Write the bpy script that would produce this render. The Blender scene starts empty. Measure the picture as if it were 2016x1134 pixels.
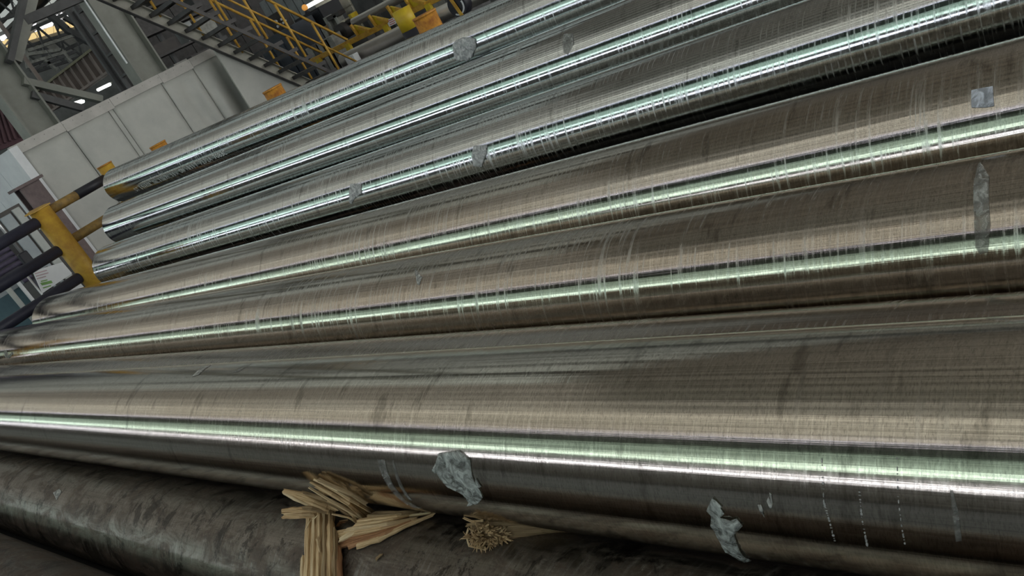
import bpy, bmesh, math, random
from mathutils import Vector, Matrix
random.seed(7)
S = bpy.context.scene
COL = S.collection

# ---------------------------------------------------------------- camera
CX, CY, F = 1008.0, 567.0, 1560.0            # photograph 2016 x 1134, focal length in pixels
CZ = 1.522                                   # eye height above the floor
R = ((0.51178733, -0.56798928, 0.64456335),
     (-0.73851047, 0.09247435, 0.66787034),
     (-0.43894877, -0.81782435, -0.37213882))
RM = Matrix(R)
CAM = Vector((0, 0, CZ))
cam = bpy.data.cameras.new('camera'); co = bpy.data.objects.new('camera', cam); COL.objects.link(co)
cam.sensor_width = 36.0; cam.lens = F / 2016 * 36.0; cam.clip_end = 400; cam.clip_start = 0.05
cr = RM @ Vector((1, 0, 0)); cu = RM @ Vector((0, -1, 0)); cb = RM @ Vector((0, 0, -1))
co.matrix_world = Matrix(((cr.x, cu.x, cb.x, 0), (cr.y, cu.y, cb.y, 0), (cr.z, cu.z, cb.z, CZ), (0, 0, 0, 1)))
S.camera = co

# ---------------------------------------------------------------- view and light
S.view_settings.view_transform = 'Standard'; S.view_settings.look = 'None'
S.view_settings.gamma = 1; S.view_settings.use_curve_mapping = False
S.view_settings.exposure = 0.0
WORLD = 3.5
wd = bpy.data.worlds.new('sky'); S.world = wd; wd.use_nodes = True
wn = wd.node_tree.nodes; wn['Background'].inputs[0].default_value = (0.97, 0.98, 0.95, 1); wn['Background'].inputs[1].default_value = WORLD
L_OPEN, L_GREEN, L_SLIT, L_ROOF, L_END = 6.8, 3.3, 5.0, 0.66, 1.3   # daylight through the glazing

def ray(x, y):
    return RM @ Vector((x - CX, y - CY, F)).normalized()
def onX(x, y, X): q = ray(x, y); return CAM + q * (X / q.x)
def onY(x, y, Y): q = ray(x, y); return CAM + q * (Y / q.y)
def onZ(x, y, Z): q = ray(x, y); return CAM + q * ((Z - CZ) / q.z)

# ---------------------------------------------------------------- materials
class NT:
    def __init__(s, name):
        s.m = bpy.data.materials.new(name); s.m.use_nodes = True; s.t = s.m.node_tree; s.n = s.t.nodes
        s.b = s.n['Principled BSDF']; s.out = s.n['Material Output']
    def new(s, typ, **kw):
        n = s.n.new(typ)
        for k, v in kw.items(): setattr(n, k, v)
        return n
    def link(s, a, b): s.t.links.new(a, b)
    def math(s, op, a, b=None, c=None, clamp=False):
        n = s.new('ShaderNodeMath', operation=op); n.use_clamp = clamp
        for i, v in enumerate((a, b, c)):
            if v is None: continue
            if isinstance(v, (int, float)): n.inputs[i].default_value = v
            else: s.link(v, n.inputs[i])
        return n.outputs[0]
    def comb(s, x, y, z):
        n = s.new('ShaderNodeCombineXYZ')
        for i, v in enumerate((x, y, z)):
            if isinstance(v, (int, float)): n.inputs[i].default_value = v
            else: s.link(v, n.inputs[i])
        return n.outputs[0]
    def noise(s, vec, scale, detail=3, rough=0.55, dist=0.0):
        n = s.new('ShaderNodeTexNoise'); n.inputs['Scale'].default_value = scale; n.inputs['Detail'].default_value = detail
        n.inputs['Roughness'].default_value = rough; n.inputs['Distortion'].default_value = dist
        s.link(vec, n.inputs['Vector']); return n.outputs['Fac']
    def ramp(s, fac, pts):
        n = s.new('ShaderNodeValToRGB'); e = n.color_ramp.elements
        e[0].position, e[0].color = pts[0][0], (*pts[0][1], 1); e[1].position, e[1].color = pts[-1][0], (*pts[-1][1], 1)
        for p, c in pts[1:-1]:
            k = e.new(p); k.color = (*c, 1)
        s.link(fac, n.inputs[0]); return n.outputs[0]
    def sramp(s, fac, lo, hi):
        n = s.new('ShaderNodeMapRange'); n.interpolation_type = 'SMOOTHSTEP'
        n.inputs[1].default_value = lo; n.inputs[2].default_value = hi
        s.link(fac, n.inputs[0]); return n.outputs[0]
    def mix(s, fac, a, b):
        n = s.new('ShaderNodeMix', data_type='RGBA')
        if isinstance(fac, (int, float)): n.inputs[0].default_value = fac
        else: s.link(fac, n.inputs[0])
        for i, v in ((6, a), (7, b)):
            if isinstance(v, tuple): n.inputs[i].default_value = (*v, 1)
            else: s.link(v, n.inputs[i])
        return n.outputs[2]
    def bump(s, h, strength, dist=0.01, normal=None):
        n = s.new('ShaderNodeBump'); n.inputs['Strength'].default_value = strength; n.inputs['Distance'].default_value = dist
        s.link(h, n.inputs['Height'])
        if normal is not None: s.link(normal, n.inputs['Normal'])
        return n.outputs[0]
    def coord(s): return s.new('ShaderNodeTexCoord').outputs['Object']

def simple(name, c1, c2=None, rough=0.6, metal=0.0, scale=6.0, bump=0.15, spec=0.4, stretch=None):
    t = NT(name); co_ = t.coord()
    if stretch:
        mp = t.new('ShaderNodeMapping'); mp.inputs['Scale'].default_value = stretch; t.link(co_, mp.inputs['Vector']); co_ = mp.outputs[0]
    f = t.noise(co_, scale, 6, 0.65)
    c2 = c2 or tuple(v * 0.7 for v in c1)
    t.link(t.ramp(f, [(0.35, c2), (0.62, c1)]), t.b.inputs['Base Color'])
    t.b.inputs['Roughness'].default_value = rough; t.b.inputs['Metallic'].default_value = metal
    t.b.inputs['Specular IOR Level'].default_value = spec
    if bump:
        g = t.noise(co_, scale * 6, 4); t.link(t.bump(g, bump, 0.004), t.b.inputs['Normal'])
    return t.m

def emit(name, col, strength):
    t = NT(name); t.b.inputs['Base Color'].default_value = (*[min(1, c * .5) for c in col], 1)
    t.b.inputs['Emission Color'].default_value = (*col, 1); t.b.inputs['Emission Strength'].default_value = strength
    t.b.inputs['Roughness'].default_value = 0.5
    return t.m

def pipe_mat(name, base, brown, rough, ring=1.0, scuff=0.6, seed=0.0, rust=0.0, wavy=0.22):
    """turned steel: rings round the pipe, faint marks along it; local Y is the axis"""
    t = NT(name); c = t.coord(); sp = t.new('ShaderNodeSeparateXYZ'); t.link(c, sp.inputs[0])
    x, y, z = sp.outputs
    th = t.math('ARCTAN2', x, z)
    ys = t.math('ADD', y, seed)
    # spiral: the tool advances while the pipe turns
    sy = t.math('ADD', ys, t.math('MULTIPLY', th, 0.012))
    patch = t.noise(t.comb(t.math('MULTIPLY', ys, 1.1), t.math('MULTIPLY', th, 0.9), seed), 1.0, 4, 0.6)
    patch2 = t.noise(t.comb(t.math('MULTIPLY', ys, 0.5), t.math('MULTIPLY', th, 1.6), seed + 9), 1.0, 3, 0.6)
    rings = t.noise(t.comb(t.math('MULTIPLY', sy, 75.0), t.math('MULTIPLY', th, 0.55), seed), 1.0, 5, 0.7)
    fine = t.noise(t.comb(t.math('MULTIPLY', sy, 260.0), t.math('MULTIPLY', th, 1.6), seed), 1.0, 3, 0.6)
    regular = t.math('SINE', t.math('ADD', t.math('MULTIPLY', sy, 330.0), t.math('MULTIPLY', patch, 14.0)))
    reg = t.math('MULTIPLY', t.sramp(regular, 0.2, 1.0), t.sramp(rings, 0.40, 0.62))
    longi = t.noise(t.comb(t.math('MULTIPLY', ys, 0.35), t.math('MULTIPLY', th, 16.0), seed + 3), 1.0, 4, 0.65)
    longw = t.noise(t.comb(t.math('MULTIPLY', ys, 3.0), t.math('MULTIPLY', th, 5.0), seed + 5), 1.0, 3, 0.6)
    grit = t.noise(c, 55.0, 4, 0.7)
    zone = t.sramp(patch, 0.42, 0.66)
    # scuffed rings
    ringmask = t.math('MULTIPLY', t.sramp(rings, 0.50, 0.68), t.math('ADD', 0.30, zone))
    regmask = t.math('MULTIPLY', reg, t.math('MULTIPLY', t.sramp(patch2, 0.44, 0.60), 0.9))
    sc = t.math('MULTIPLY', t.math('MAXIMUM', ringmask, regmask), scuff, clamp=True)
    brush = t.noise(t.comb(t.math('MULTIPLY', sy, 420.0), t.math('MULTIPLY', th, 22.0), seed), 1.0, 3, 0.6)
    lines = t.noise(t.comb(t.math('MULTIPLY', ys, 0.6), t.math('MULTIPLY', th, 34.0), seed + 13), 1.0, 3, 0.6)
    colr = t.mix(t.sramp(patch2, 0.35, 0.68), base, brown)
    colr = t.mix(t.math('MULTIPLY', t.sramp(longi, 0.5, 0.70), 0.42), colr, tuple(v * 0.5 for v in brown))
    colr = t.mix(t.math('MULTIPLY', t.sramp(lines, 0.56, 0.64), 0.34), colr, tuple(v * 0.4 for v in base))
    colr = t.mix(t.math('MULTIPLY', t.sramp(fine, 0.45, 0.75), 0.35), colr, tuple(min(1, v * 1.45) for v in base))
    colr = t.mix(t.math('MULTIPLY', t.sramp(brush, 0.48, 0.70), 0.50), colr, tuple(v * 0.45 for v in base))
    colr = t.mix(t.math('MULTIPLY', sc, 0.6), colr, (0.72, 0.73, 0.71))
    dark = t.math('MULTIPLY', t.sramp(t.noise(t.comb(t.math('MULTIPLY', sy, 22.0), t.math('MULTIPLY', th, 1.2), seed + 21), 1.0, 4, 0.7), 0.56, 0.70), 0.5)
    colr = t.mix(dark, colr, tuple(v * 0.35 for v in brown))
    metal = 1.0
    t.b.inputs['Metallic'].default_value = 1.0
    rg = t.math('ADD', rough, t.math('MULTIPLY', sc, 0.42))
    rg = t.math('ADD', rg, t.math('MULTIPLY', t.math('SUBTRACT', grit, 0.5), 0.06))
    rg = t.math('ADD', rg, t.math('MULTIPLY', t.math('SUBTRACT', patch2, 0.5), 0.10))
    rg = t.math('MAXIMUM', rg, 0.03)
    if rust > 0:
        sm = t.noise(t.comb(t.math('MULTIPLY', ys, 5.0), t.math('MULTIPLY', th, 2.2), seed + 31), 1.0, 8, 0.75, 0.8)
        rm = t.math('MULTIPLY', t.sramp(sm, 0.42, 0.60), rust)
        rc = t.ramp(t.noise(c, 22, 6, 0.7), [(0.3, (0.035, 0.024, 0.018)), (0.6, (0.11, 0.075, 0.055)), (0.8, (0.20, 0.15, 0.115))])
        colr = t.mix(rm, colr, rc)
        st_ = t.noise(t.comb(t.math('MULTIPLY', sy, 9.0), t.math('MULTIPLY', th, 1.1), seed + 41), 1.0, 6, 0.8, 0.4)
        spk = t.noise(c, 70.0, 6, 0.8)
        colr = t.mix(t.math('MULTIPLY', t.sramp(st_, 0.53, 0.60), 0.75), colr, (0.030, 0.025, 0.021))
        scr = t.math('MULTIPLY', t.sramp(t.noise(t.comb(t.math('MULTIPLY', sy, 30.0), t.math('MULTIPLY', th, 2.5), seed + 47), 1.0, 6, 0.8), 0.55, 0.66), t.sramp(spk, 0.42, 0.58))
        colr = t.mix(t.math('MULTIPLY', scr, 0.75 * rust), colr, (0.36, 0.33, 0.29))
        rg = t.math('ADD', rg, t.math('MULTIPLY', t.math('SUBTRACT', spk, 0.5), 0.3))
        t.link(t.math('SUBTRACT', 1.0, t.math('MULTIPLY', rm, 0.75)), t.b.inputs['Metallic'])
        rg = t.math('ADD', rg, t.math('MULTIPLY', rm, 0.22), clamp=True)
    t.link(colr, t.b.inputs['Base Color']); t.link(rg, t.b.inputs['Roughness'])
    h = t.math('ADD', t.math('MULTIPLY', rings, 0.5), t.math('MULTIPLY', fine, 0.25))
    b1 = t.bump(h, 0.30 * ring, 0.002)
    b2 = t.bump(t.math('ADD', longi, t.math('MULTIPLY', longw, 0.9)), wavy, 0.0016, b1)
    b3 = t.bump(grit, 0.04 + 0.3 * rust, 0.001, b2)
    t.link(b3, t.b.inputs['Normal'])
    return t.m

def wood_mat(name, c1, c2, c3):
    t = NT(name); u = t.new('ShaderNodeUVMap').outputs[0]
    sp = t.new('ShaderNodeSeparateXYZ'); t.link(u, sp.inputs[0])
    g = t.noise(t.comb(t.math('MULTIPLY', sp.outputs[0], 9.0), t.math('MULTIPLY', sp.outputs[1], 520.0), 0), 1.0, 5, 0.65)
    g2 = t.noise(t.comb(t.math('MULTIPLY', sp.outputs[0], 3.0), t.math('MULTIPLY', sp.outputs[1], 40.0), 4), 1.0, 4, 0.6)
    colr = t.ramp(g, [(0.36, c3), (0.47, c2), (0.60, c1)])
    colr = t.mix(t.math('MULTIPLY', t.sramp(g2, 0.5, 0.75), 0.5), colr, c3)
    t.link(colr, t.b.inputs['Base Color']); t.b.inputs['Roughness'].default_value = 0.75
    t.b.inputs['Specular IOR Level'].default_value = 0.2
    t.link(t.bump(g, 0.9, 0.004), t.b.inputs['Normal'])
    return t.m

def film_mat(name, col, alpha, rough=0.32, lo=0.30):
    t = NT(name); c = t.coord()
    w = t.noise(c, 38.0, 5, 0.6, 1.5); w2 = t.noise(c, 120.0, 3, 0.6)
    t.link(t.ramp(w, [(0.30, tuple(v * lo for v in col)), (0.48, tuple(v * .75 for v in col)), (0.66, tuple(min(1, v * 1.35) for v in col))]), t.b.inputs['Base Color'])
    t.b.inputs['Roughness'].default_value = rough; t.b.inputs['Specular IOR Level'].default_value = 0.6
    t.link(t.math('ADD', alpha - 0.45, t.math('MULTIPLY', w, 0.9), clamp=True), t.b.inputs['Alpha'])
    t.link(t.bump(t.math('ADD', w, t.math('MULTIPLY', w2, 0.3)), 1.0, 0.014), t.b.inputs['Normal'])
    return t.m

M = {}
M['floor'] = simple('worn concrete', (0.050, 0.052, 0.055), (0.028, 0.029, 0.031), 0.55, scale=1.2)
M['wall'] = simple('grey sheeting', (0.26, 0.265, 0.26), (0.17, 0.175, 0.17), 0.7, scale=0.8)
M['wall_green'] = simple('green sheeting', (0.055, 0.085, 0.07), (0.035, 0.055, 0.045), 0.7, scale=0.8)
M['roof_sheet'] = simple('brown roof sheeting', (0.17, 0.15, 0.125), (0.09, 0.08, 0.07), 0.7, scale=0.8)
M['purlin'] = simple('dark purlin steel', (0.05, 0.05, 0.048), None, 0.6)
M['roof_glow'] = emit('cream daylight roof sheet', (1.0, 0.95, 0.84), L_ROOF)
M['roof_half_glow'] = emit('half glow roof sheet', (1.0, 0.95, 0.85), L_ROOF * 0.55)  # glow turned down to fade the reflections on the pipes
M['roof_low_glow'] = emit('low glow roof sheet', (1.0, 0.94, 0.84), L_ROOF * 0.30)  # lower glow again, the next step of that fade
M['roof_faint_glow'] = emit('faint glow roof sheet', (1.0, 0.92, 0.80), L_ROOF * 0.075)  # opaque roof given a faint glow to lift the pipes' dark tops
M['roof_glow2'] = emit('pale green daylight roof sheet', (0.92, 1.0, 0.95), L_ROOF * 0.58)
M['open_glow'] = emit('open daylight band', (0.86, 0.88, 1.0), L_OPEN)
M['green_glow'] = emit('green tinted glazing', (0.76, 1.0, 0.90), L_GREEN)
M['green_dim'] = emit('dim green glazing', (0.62, 0.86, 0.74), L_GREEN * 0.17)  # weaker emission than the strip below it
M['slit_glow'] = emit('eaves daylight slit', (0.74, 0.76, 1.0), L_SLIT)
M['pane_white'] = emit('white sky pane', (1.0, 0.97, 1.0), L_END)
M['pane_yellow'] = emit('yellowed translucent pane', (1.0, 0.74, 0.34), L_END * 0.62)
M['tube_light'] = emit('fluorescent tube', (0.95, 1.0, 0.95), 2.2)
M['beacon_glow'] = emit('lit orange lamp', (1.0, 0.45, 0.10), 0.5)
M['booth'] = simple('pale grey painted sheet', (0.47, 0.475, 0.44), (0.40, 0.405, 0.38), 0.5, scale=2.0, bump=0.05)
M['booth_trim'] = simple('grey trim', (0.50, 0.48, 0.45), (0.40, 0.385, 0.36), 0.5, scale=3.0, bump=0.05)
M['booth_white'] = simple('white painted sheet', (0.74, 0.76, 0.78), (0.62, 0.64, 0.67), 0.45, scale=2.0, bump=0.05)
M['col'] = simple('grey green column paint', (0.29, 0.295, 0.262), (0.21, 0.215, 0.19), 0.55, scale=1.5)
M['col_dark'] = simple('dark painted steel', (0.11, 0.11, 0.112), (0.07, 0.07, 0.072), 0.6, scale=2)
M['girder'] = simple('brown crane girder paint', (0.32, 0.26, 0.235), (0.22, 0.18, 0.165), 0.7, scale=1)
M['girder_trim'] = simple('olive edge paint', (0.26, 0.24, 0.16), None, 0.7)
M['maroon'] = simple('maroon sheet', (0.16, 0.085, 0.10), (0.10, 0.06, 0.07), 0.7, scale=1)
M['yellow'] = simple('worn yellow paint', (0.60, 0.36, 0.045), (0.42, 0.22, 0.03), 0.5, scale=9)
M['rail_yellow'] = simple('yellow rail paint', (0.66, 0.40, 0.075), (0.44, 0.235, 0.04), 0.5, scale=5)
M['yellow2'] = simple('clean yellow paint', (0.58, 0.43, 0.02), (0.45, 0.29, 0.02), 0.5, scale=7)
M['orange'] = simple('rusty orange paint', (0.58, 0.27, 0.035), (0.30, 0.105, 0.025), 0.6, scale=24)
M['black'] = simple('black band paint', (0.022, 0.022, 0.03), None, 0.5, scale=6)
M['navy_bar'] = simple('dark navy rail paint', (0.035, 0.037, 0.06), (0.022, 0.023, 0.04), 0.45, scale=6)
M['olive'] = simple('grubby yellow brown band', (0.34, 0.21, 0.06), (0.16, 0.11, 0.05), 0.6, scale=16)
M['stringer'] = simple('grey stringer steel', (0.46, 0.44, 0.38), (0.33, 0.32, 0.27), 0.55, scale=3)
M['tread'] = simple('dark checker tread', (0.075, 0.07, 0.07), (0.045, 0.042, 0.042), 0.55, scale=8)
M['brown_steel'] = simple('brown primer steel', (0.17, 0.125, 0.125), (0.11, 0.08, 0.08), 0.6, scale=6)
M['navy'] = simple('navy machine paint', (0.018, 0.019, 0.024), (0.012, 0.0125, 0.015), 0.5, scale=3, bump=0.05)
M['navy2'] = simple('slate blue machine paint', (0.05, 0.058, 0.075), (0.035, 0.042, 0.052), 0.5, scale=3, bump=0.05)
M['machine_grey'] = simple('machine grey', (0.34, 0.34, 0.31), (0.18, 0.18, 0.165), 0.5, scale=6)
M['dark_rubber'] = simple('dark oily iron', (0.05, 0.042, 0.038), (0.03, 0.026, 0.025), 0.5, scale=6)
M['tan'] = simple('stained concrete', (0.70, 0.65, 0.54), (0.52, 0.48, 0.40), 0.8, scale=3)
M['ribbed'] = simple('grey ribbed sheet', (0.36, 0.38, 0.38), (0.25, 0.265, 0.265), 0.55, scale=2)
M['bright_steel'] = simple('polished far pipe steel', (0.90, 0.85, 0.79), (0.80, 0.75, 0.69), 0.38, 1.0, scale=3, bump=0.03)
M['galv'] = simple('galvanised steel', (0.62, 0.63, 0.64), (0.5, 0.5, 0.52), 0.35, 0.6, scale=8)
M['panel_grey'] = simple('grey cabinet paint', (0.46, 0.48, 0.46), (0.36, 0.38, 0.37), 0.5, scale=3)
M['panel_blue'] = simple('bluish cabinet paint', (0.34, 0.38, 0.40), (0.26, 0.30, 0.33), 0.5, scale=3)
M['rod'] = simple('purple grey rod', (0.19, 0.17, 0.25), (0.10, 0.09, 0.14), 0.35, 0.5, scale=4)
M['board'] = simple('white board', (0.78, 0.80, 0.82), (0.70, 0.72, 0.75), 0.5, scale=3, bump=0.02)
M['print_green'] = simple('green print', (0.22, 0.42, 0.13), None, 0.6, bump=0)
M['print_pink'] = simple('pale pink print', (0.60, 0.46, 0.50), None, 0.6, bump=0)
M['teal'] = simple('teal sheet', (0.09, 0.17, 0.20), (0.06, 0.12, 0.15), 0.6, scale=3)
M['chalk'] = simple('white stencil paint', (0.95, 0.95, 0.95), (0.80, 0.80, 0.80), 0.7, scale=90, bump=0)
M['chalk_dim'] = simple('worn stencil paint', (0.78, 0.78, 0.77), (0.45, 0.45, 0.45), 0.6, scale=90, bump=0)
M['dried'] = simple('dried white run', (0.42, 0.42, 0.42), (0.16, 0.16, 0.16), 0.6, scale=150, bump=0)
M['film'] = film_mat('grey plastic film', (0.56, 0.60, 0.58), 0.60, 0.16)
M['film_clear'] = film_mat('clear plastic film', (0.90, 0.91, 0.93), 0.66, 0.16, 0.62)
M['film_thin'] = film_mat('thin clear film', (0.50, 0.51, 0.49), 0.36, 0.16)
M['paper'] = film_mat('white paper sticker', (0.62, 0.65, 0.74), 0.95, 0.6, .7)
M['scuff'] = film_mat('white scuff', (0.60, 0.60, 0.58), 0.72, 0.5)
M['scuff_dim'] = film_mat('faint scuff', (0.40, 0.40, 0.39), 0.28, 0.5)
M['wood'] = wood_mat('split timber', (0.84, 0.63, 0.38), (0.63, 0.43, 0.235), (0.28, 0.165, 0.075))
M['wood_pale'] = wood_mat('pale split timber', (0.92, 0.75, 0.50), (0.74, 0.55, 0.33), (0.38, 0.24, 0.12))
M['wood_brown'] = wood_mat('weathered timber', (0.46, 0.34, 0.20), (0.32, 0.22, 0.125), (0.10, 0.062, 0.035))
M['wood_red'] = wood_mat('reddish timber', (0.55, 0.31, 0.17), (0.40, 0.20, 0.10), (0.18, 0.085, 0.045))

PM = {}
PM[1] = pipe_mat('turned steel pipe 1', (0.58, 0.62, 0.62), (0.47, 0.48, 0.47), 0.085, 0.9, 1.0, 1.3, 0, 0.08)
PM[2] = pipe_mat('turned steel pipe 2', (0.58, 0.62, 0.62), (0.50, 0.51, 0.50), 0.06, 0.6, 0.60, 5.7, 0, 0.06)
PM[3] = pipe_mat('turned steel pipe 3', (0.56, 0.60, 0.60), (0.47, 0.47, 0.45), 0.065, 0.8, 0.95, 11.1, 0, 0.07)
PM[4] = pipe_mat('turned steel pipe 4', (0.55, 0.52, 0.47), (0.44, 0.39, 0.325), 0.09, 0.9, 0.65, 17.9, 0, 0.14)
PM[5] = pipe_mat('turned steel pipe 5', (0.54, 0.50, 0.44), (0.42, 0.365, 0.30), 0.09, 0.9, 0.70, 23.3, 0, 0.14)
PM[6] = pipe_mat('turned steel pipe 6', (0.48, 0.44, 0.40), (0.38, 0.33, 0.28), 0.18, 1.0, 0.60, 29.9)
PM[7] = pipe_mat('turned steel pipe 7', (0.57, 0.53, 0.46), (0.48, 0.43, 0.355), 0.12, 0.8, 0.16, 37.7, 0, 0.10)
PM[8] = pipe_mat('rusty steel pipe 8', (0.255, 0.23, 0.20), (0.15, 0.13, 0.108), 0.40, 1.0, 0.45, 43.1, 0.80)
PM[9] = pipe_mat('rusty steel pipe 9', (0.14, 0.115, 0.10), (0.095, 0.078, 0.066), 0.42, 0.8, 0.35, 51.7, 0.9)

# ---------------------------------------------------------------- object helpers
WM = {}                                      # world matrix of each thing, by object
def tag(o, label=None, cat=None, group=None, kind=None):
    if label: o['label'] = label
    if cat: o['category'] = cat
    if group: o['group'] = group
    if kind: o['kind'] = kind
    return o
def thing(name, label, cat, loc, group=None):
    o = bpy.data.objects.new(name, None); COL.objects.link(o); o.location = loc; o.empty_display_size = 0.1
    WM[o] = Matrix.Translation(Vector(loc)); return tag(o, label, cat, group)
class MB:
    def __init__(s): s.v, s.f, s.uv = [], [], {}
    def add(s, vs, fs):
        k = len(s.v); s.v += [Vector(v) for v in vs]; s.f += [tuple(i + k for i in f) for f in fs]; return s
    def box(s, c, d, ax=None):
        c = Vector(c); ax = ax or (Vector((1, 0, 0)), Vector((0, 1, 0)), Vector((0, 0, 1)))
        vs = [c + ax[0] * (d[0] / 2 * i) + ax[1] * (d[1] / 2 * j) + ax[2] * (d[2] / 2 * k) for i in (-1, 1) for j in (-1, 1) for k in (-1, 1)]
        return s.add(vs, [(0, 1, 3, 2), (4, 6, 7, 5), (0, 4, 5, 1), (2, 3, 7, 6), (0, 2, 6, 4), (1, 5, 7, 3)])
    def bb(s, lo, hi):
        lo, hi = Vector(lo), Vector(hi); return s.box((lo + hi) / 2, hi - lo)
    def bar(s, p, q, w, h, up=(0, 0, 1)):
        p, q = Vector(p), Vector(q); a = (q - p).normalized(); u = Vector(up); b = a.cross(u)
        if b.length < 1e-4: b = a.cross(Vector((1, 0, 0)))
        b.normalize(); u = b.cross(a)
        return s.box((p + q) / 2, ((q - p).length, w, h), (a, b, u))
    def tube(s, p, q, r0, r1=None, n=16, cap=True):
        p, q = Vector(p), Vector(q); r1 = r0 if r1 is None else r1
        a = (q - p).normalized(); u = a.cross(Vector((0, 0, 1)))
        if u.length < 1e-3: u = Vector((1, 0, 0))
        u.normalize(); w = a.cross(u)
        vs = [p + (u * math.cos(2 * math.pi * i / n) + w * math.sin(2 * math.pi * i / n)) * r0 for i in range(n)]
        vs += [q + (u * math.cos(2 * math.pi * i / n) + w * math.sin(2 * math.pi * i / n)) * r1 for i in range(n)]
        fs = [(i, (i + 1) % n, n + (i + 1) % n, n + i) for i in range(n)]
        if cap: fs += [tuple(range(n))[::-1], tuple(range(n, 2 * n))]
        return s.add(vs, fs)
    def path(s, pts, r, n=10):
        for a, b in zip(pts, pts[1:]): s.tube(a, b, r, r, n)
        return s
    def prism(s, poly, d):                   # polygon (list of points) pushed along d
        d = Vector(d); n = len(poly); vs = [Vector(p) for p in poly] + [Vector(p) + d for p in poly]
        return s.add(vs, [tuple(range(n))[::-1], tuple(range(n, 2 * n))] + [(i, (i + 1) % n, n + (i + 1) % n, n + i) for i in range(n)])
    def build(s, name, mat, parent=None, smooth=False, bevel=0.0, label=None, kind=None):
        me = bpy.data.meshes.new(name); mw = WM.get(parent, Matrix.Identity(4)); inv = mw.inverted()
        me.from_pydata([inv @ v for v in s.v], [], s.f); me.materials.append(mat)
        if s.uv:
            ul = me.uv_layers.new(name='UVMap')
            for lp in me.loops: ul.data[lp.index].uv = s.uv.get(lp.vertex_index, (0, 0))
        bm = bmesh.new(); bm.from_mesh(me); bmesh.ops.recalc_face_normals(bm, faces=bm.faces)
        if bevel: bmesh.ops.bevel(bm, geom=[e for e in bm.edges if len(e.link_faces) == 2 and e.calc_face_angle(0) > 0.6], offset=bevel, segments=1, affect='EDGES', clamp_overlap=True)
        bm.to_mesh(me); bm.free()
        o = bpy.data.objects.new(name, me); COL.objects.link(o); WM[o] = mw
        if parent is not None: o.parent = parent
        if smooth:
            for p in me.polygons: p.use_smooth = len(p.vertices) <= 4
        if label: o['label'] = label
        if kind: o['kind'] = kind
        return o
def struct(name, mb, mat, bevel=0): return tag(mb.build(name, mat, None, bevel=bevel), kind='structure')

# ---------------------------------------------------------------- setting: the shed
XL, XR, YN, YF, ZR = -9.0, 34.0, -12.0, 64.0, 11.6
struct('floor', MB().bb((XL - .3, YN - .3, -0.3), (XR + .3, YF + .3, 0)), M['floor'])
w = tag(MB().bb((XL - .3, YN, 0), (XL, YF, 2.82)).build('wall_left', M['wall']), kind='structure')
MB().bb((XL - .3, YN, 3.2), (XL, YF, 4.6)).build('wall_band', M['wall'], w)
MB().bb((XL - .3, YN, 7.9), (XL, YF, 11.2)).build('upper_sheet', M['wall_green'], w)
o = tag(MB().bb((XL - .25, YN, 2.82), (XL - .15, YF, 3.2)).build('window_1', M['open_glow']), kind='structure')
o = tag(MB().bb((XL - .25, YN, 4.6), (XL - .15, YF, 5.35)).build('window_2', M['green_glow']), kind='structure')
MB().bb((XL - .25, YN, 5.35), (XL - .15, YF, 7.9)).build('dim_pane', M['green_dim'], o)
o = tag(MB().bb((XL - .25, YN, 11.2), (XL - .15, YF, 11.5)).build('window_3', M['slit_glow']), kind='structure')
struct('wall_right', MB().bb((XR, YN, 0), (XR + .3, YF, ZR)), M['wall'])
struct('wall_front', MB().bb((XL, YN - .3, 8.2), (XR, YN, ZR)).bb((XL, YN - .3, 0), (1.5, YN, 8.2)), M['wall'])      # unseen end wall: opening added for booth light, solid part to shade lower pipes
ce = struct('ceiling', MB().bb((XL - .3, YN - .3, ZR + .12), (XR + .3, YF + .3, ZR + .3)), M['roof_sheet'])
x = XL + 0.35; k = 0
while x < XR - 1:
    wd_ = 1.15
    m_ = 'roof_glow' if x < -3.2 else 'roof_half_glow' if x < 0 else 'roof_low_glow' if x < 3 else None  # glow steps down across the unseen roof to grade the pipe reflections
    if m_:
        yc = 9.0 if x > -3.2 else YN
        if yc > YN: MB().bb((x, YN, ZR), (x + wd_, yc, ZR + .1)).build('daylight_sheet', M['roof_low_glow' if m_ == 'roof_half_glow' else 'roof_faint_glow'], ce)
        MB().bb((x, yc, ZR), (x + wd_, YF, ZR + .1)).build('daylight_sheet', M[m_], ce)
    else:
        MB().bb((x, YN, ZR), (x + wd_, 10.5, ZR + .1)).build('daylight_sheet', M['roof_faint_glow'], ce)
        MB().bb((x, 10.5, ZR), (x + wd_, YF, ZR + .1)).build('daylight_sheet' if k % 3 != 2 else 'roof_sheet', M['roof_glow2' if k % 3 != 2 else 'roof_sheet'], ce)  # far sheets glow more to brighten pipe tops and the far pipes
    MB().bb((x + wd_ + .02, YN, ZR - .18), (x + wd_ + .16, YF, ZR + .1)).build('purlin', M['purlin'], ce)
    x += wd_ + 0.3; k += 1

# far end wall with its glazing
YE = YF - 0.4
we = struct('wall_back', MB().bb((XL, YF, 0), (XR, YF + .3, ZR)), M['wall'])
def pane_quad(px, Y, mat, parent, name='pane', th=0.08):
    pts = [onY(a, b, Y) for a, b in px]
    return MB().prism(pts, (0, th, 0)).build(name, mat, parent)
win = MB().bb(onY(150, 60, YE) + Vector((-.1, 0, -.1)), onY(150, 60, YE) + Vector((.1, .1, .1))).build('window_4', M['col_dark']); tag(win, kind='structure')
def lerp(a, b, t): return (a[0] + (b[0] - a[0]) * t, a[1] + (b[1] - a[1]) * t)
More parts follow.
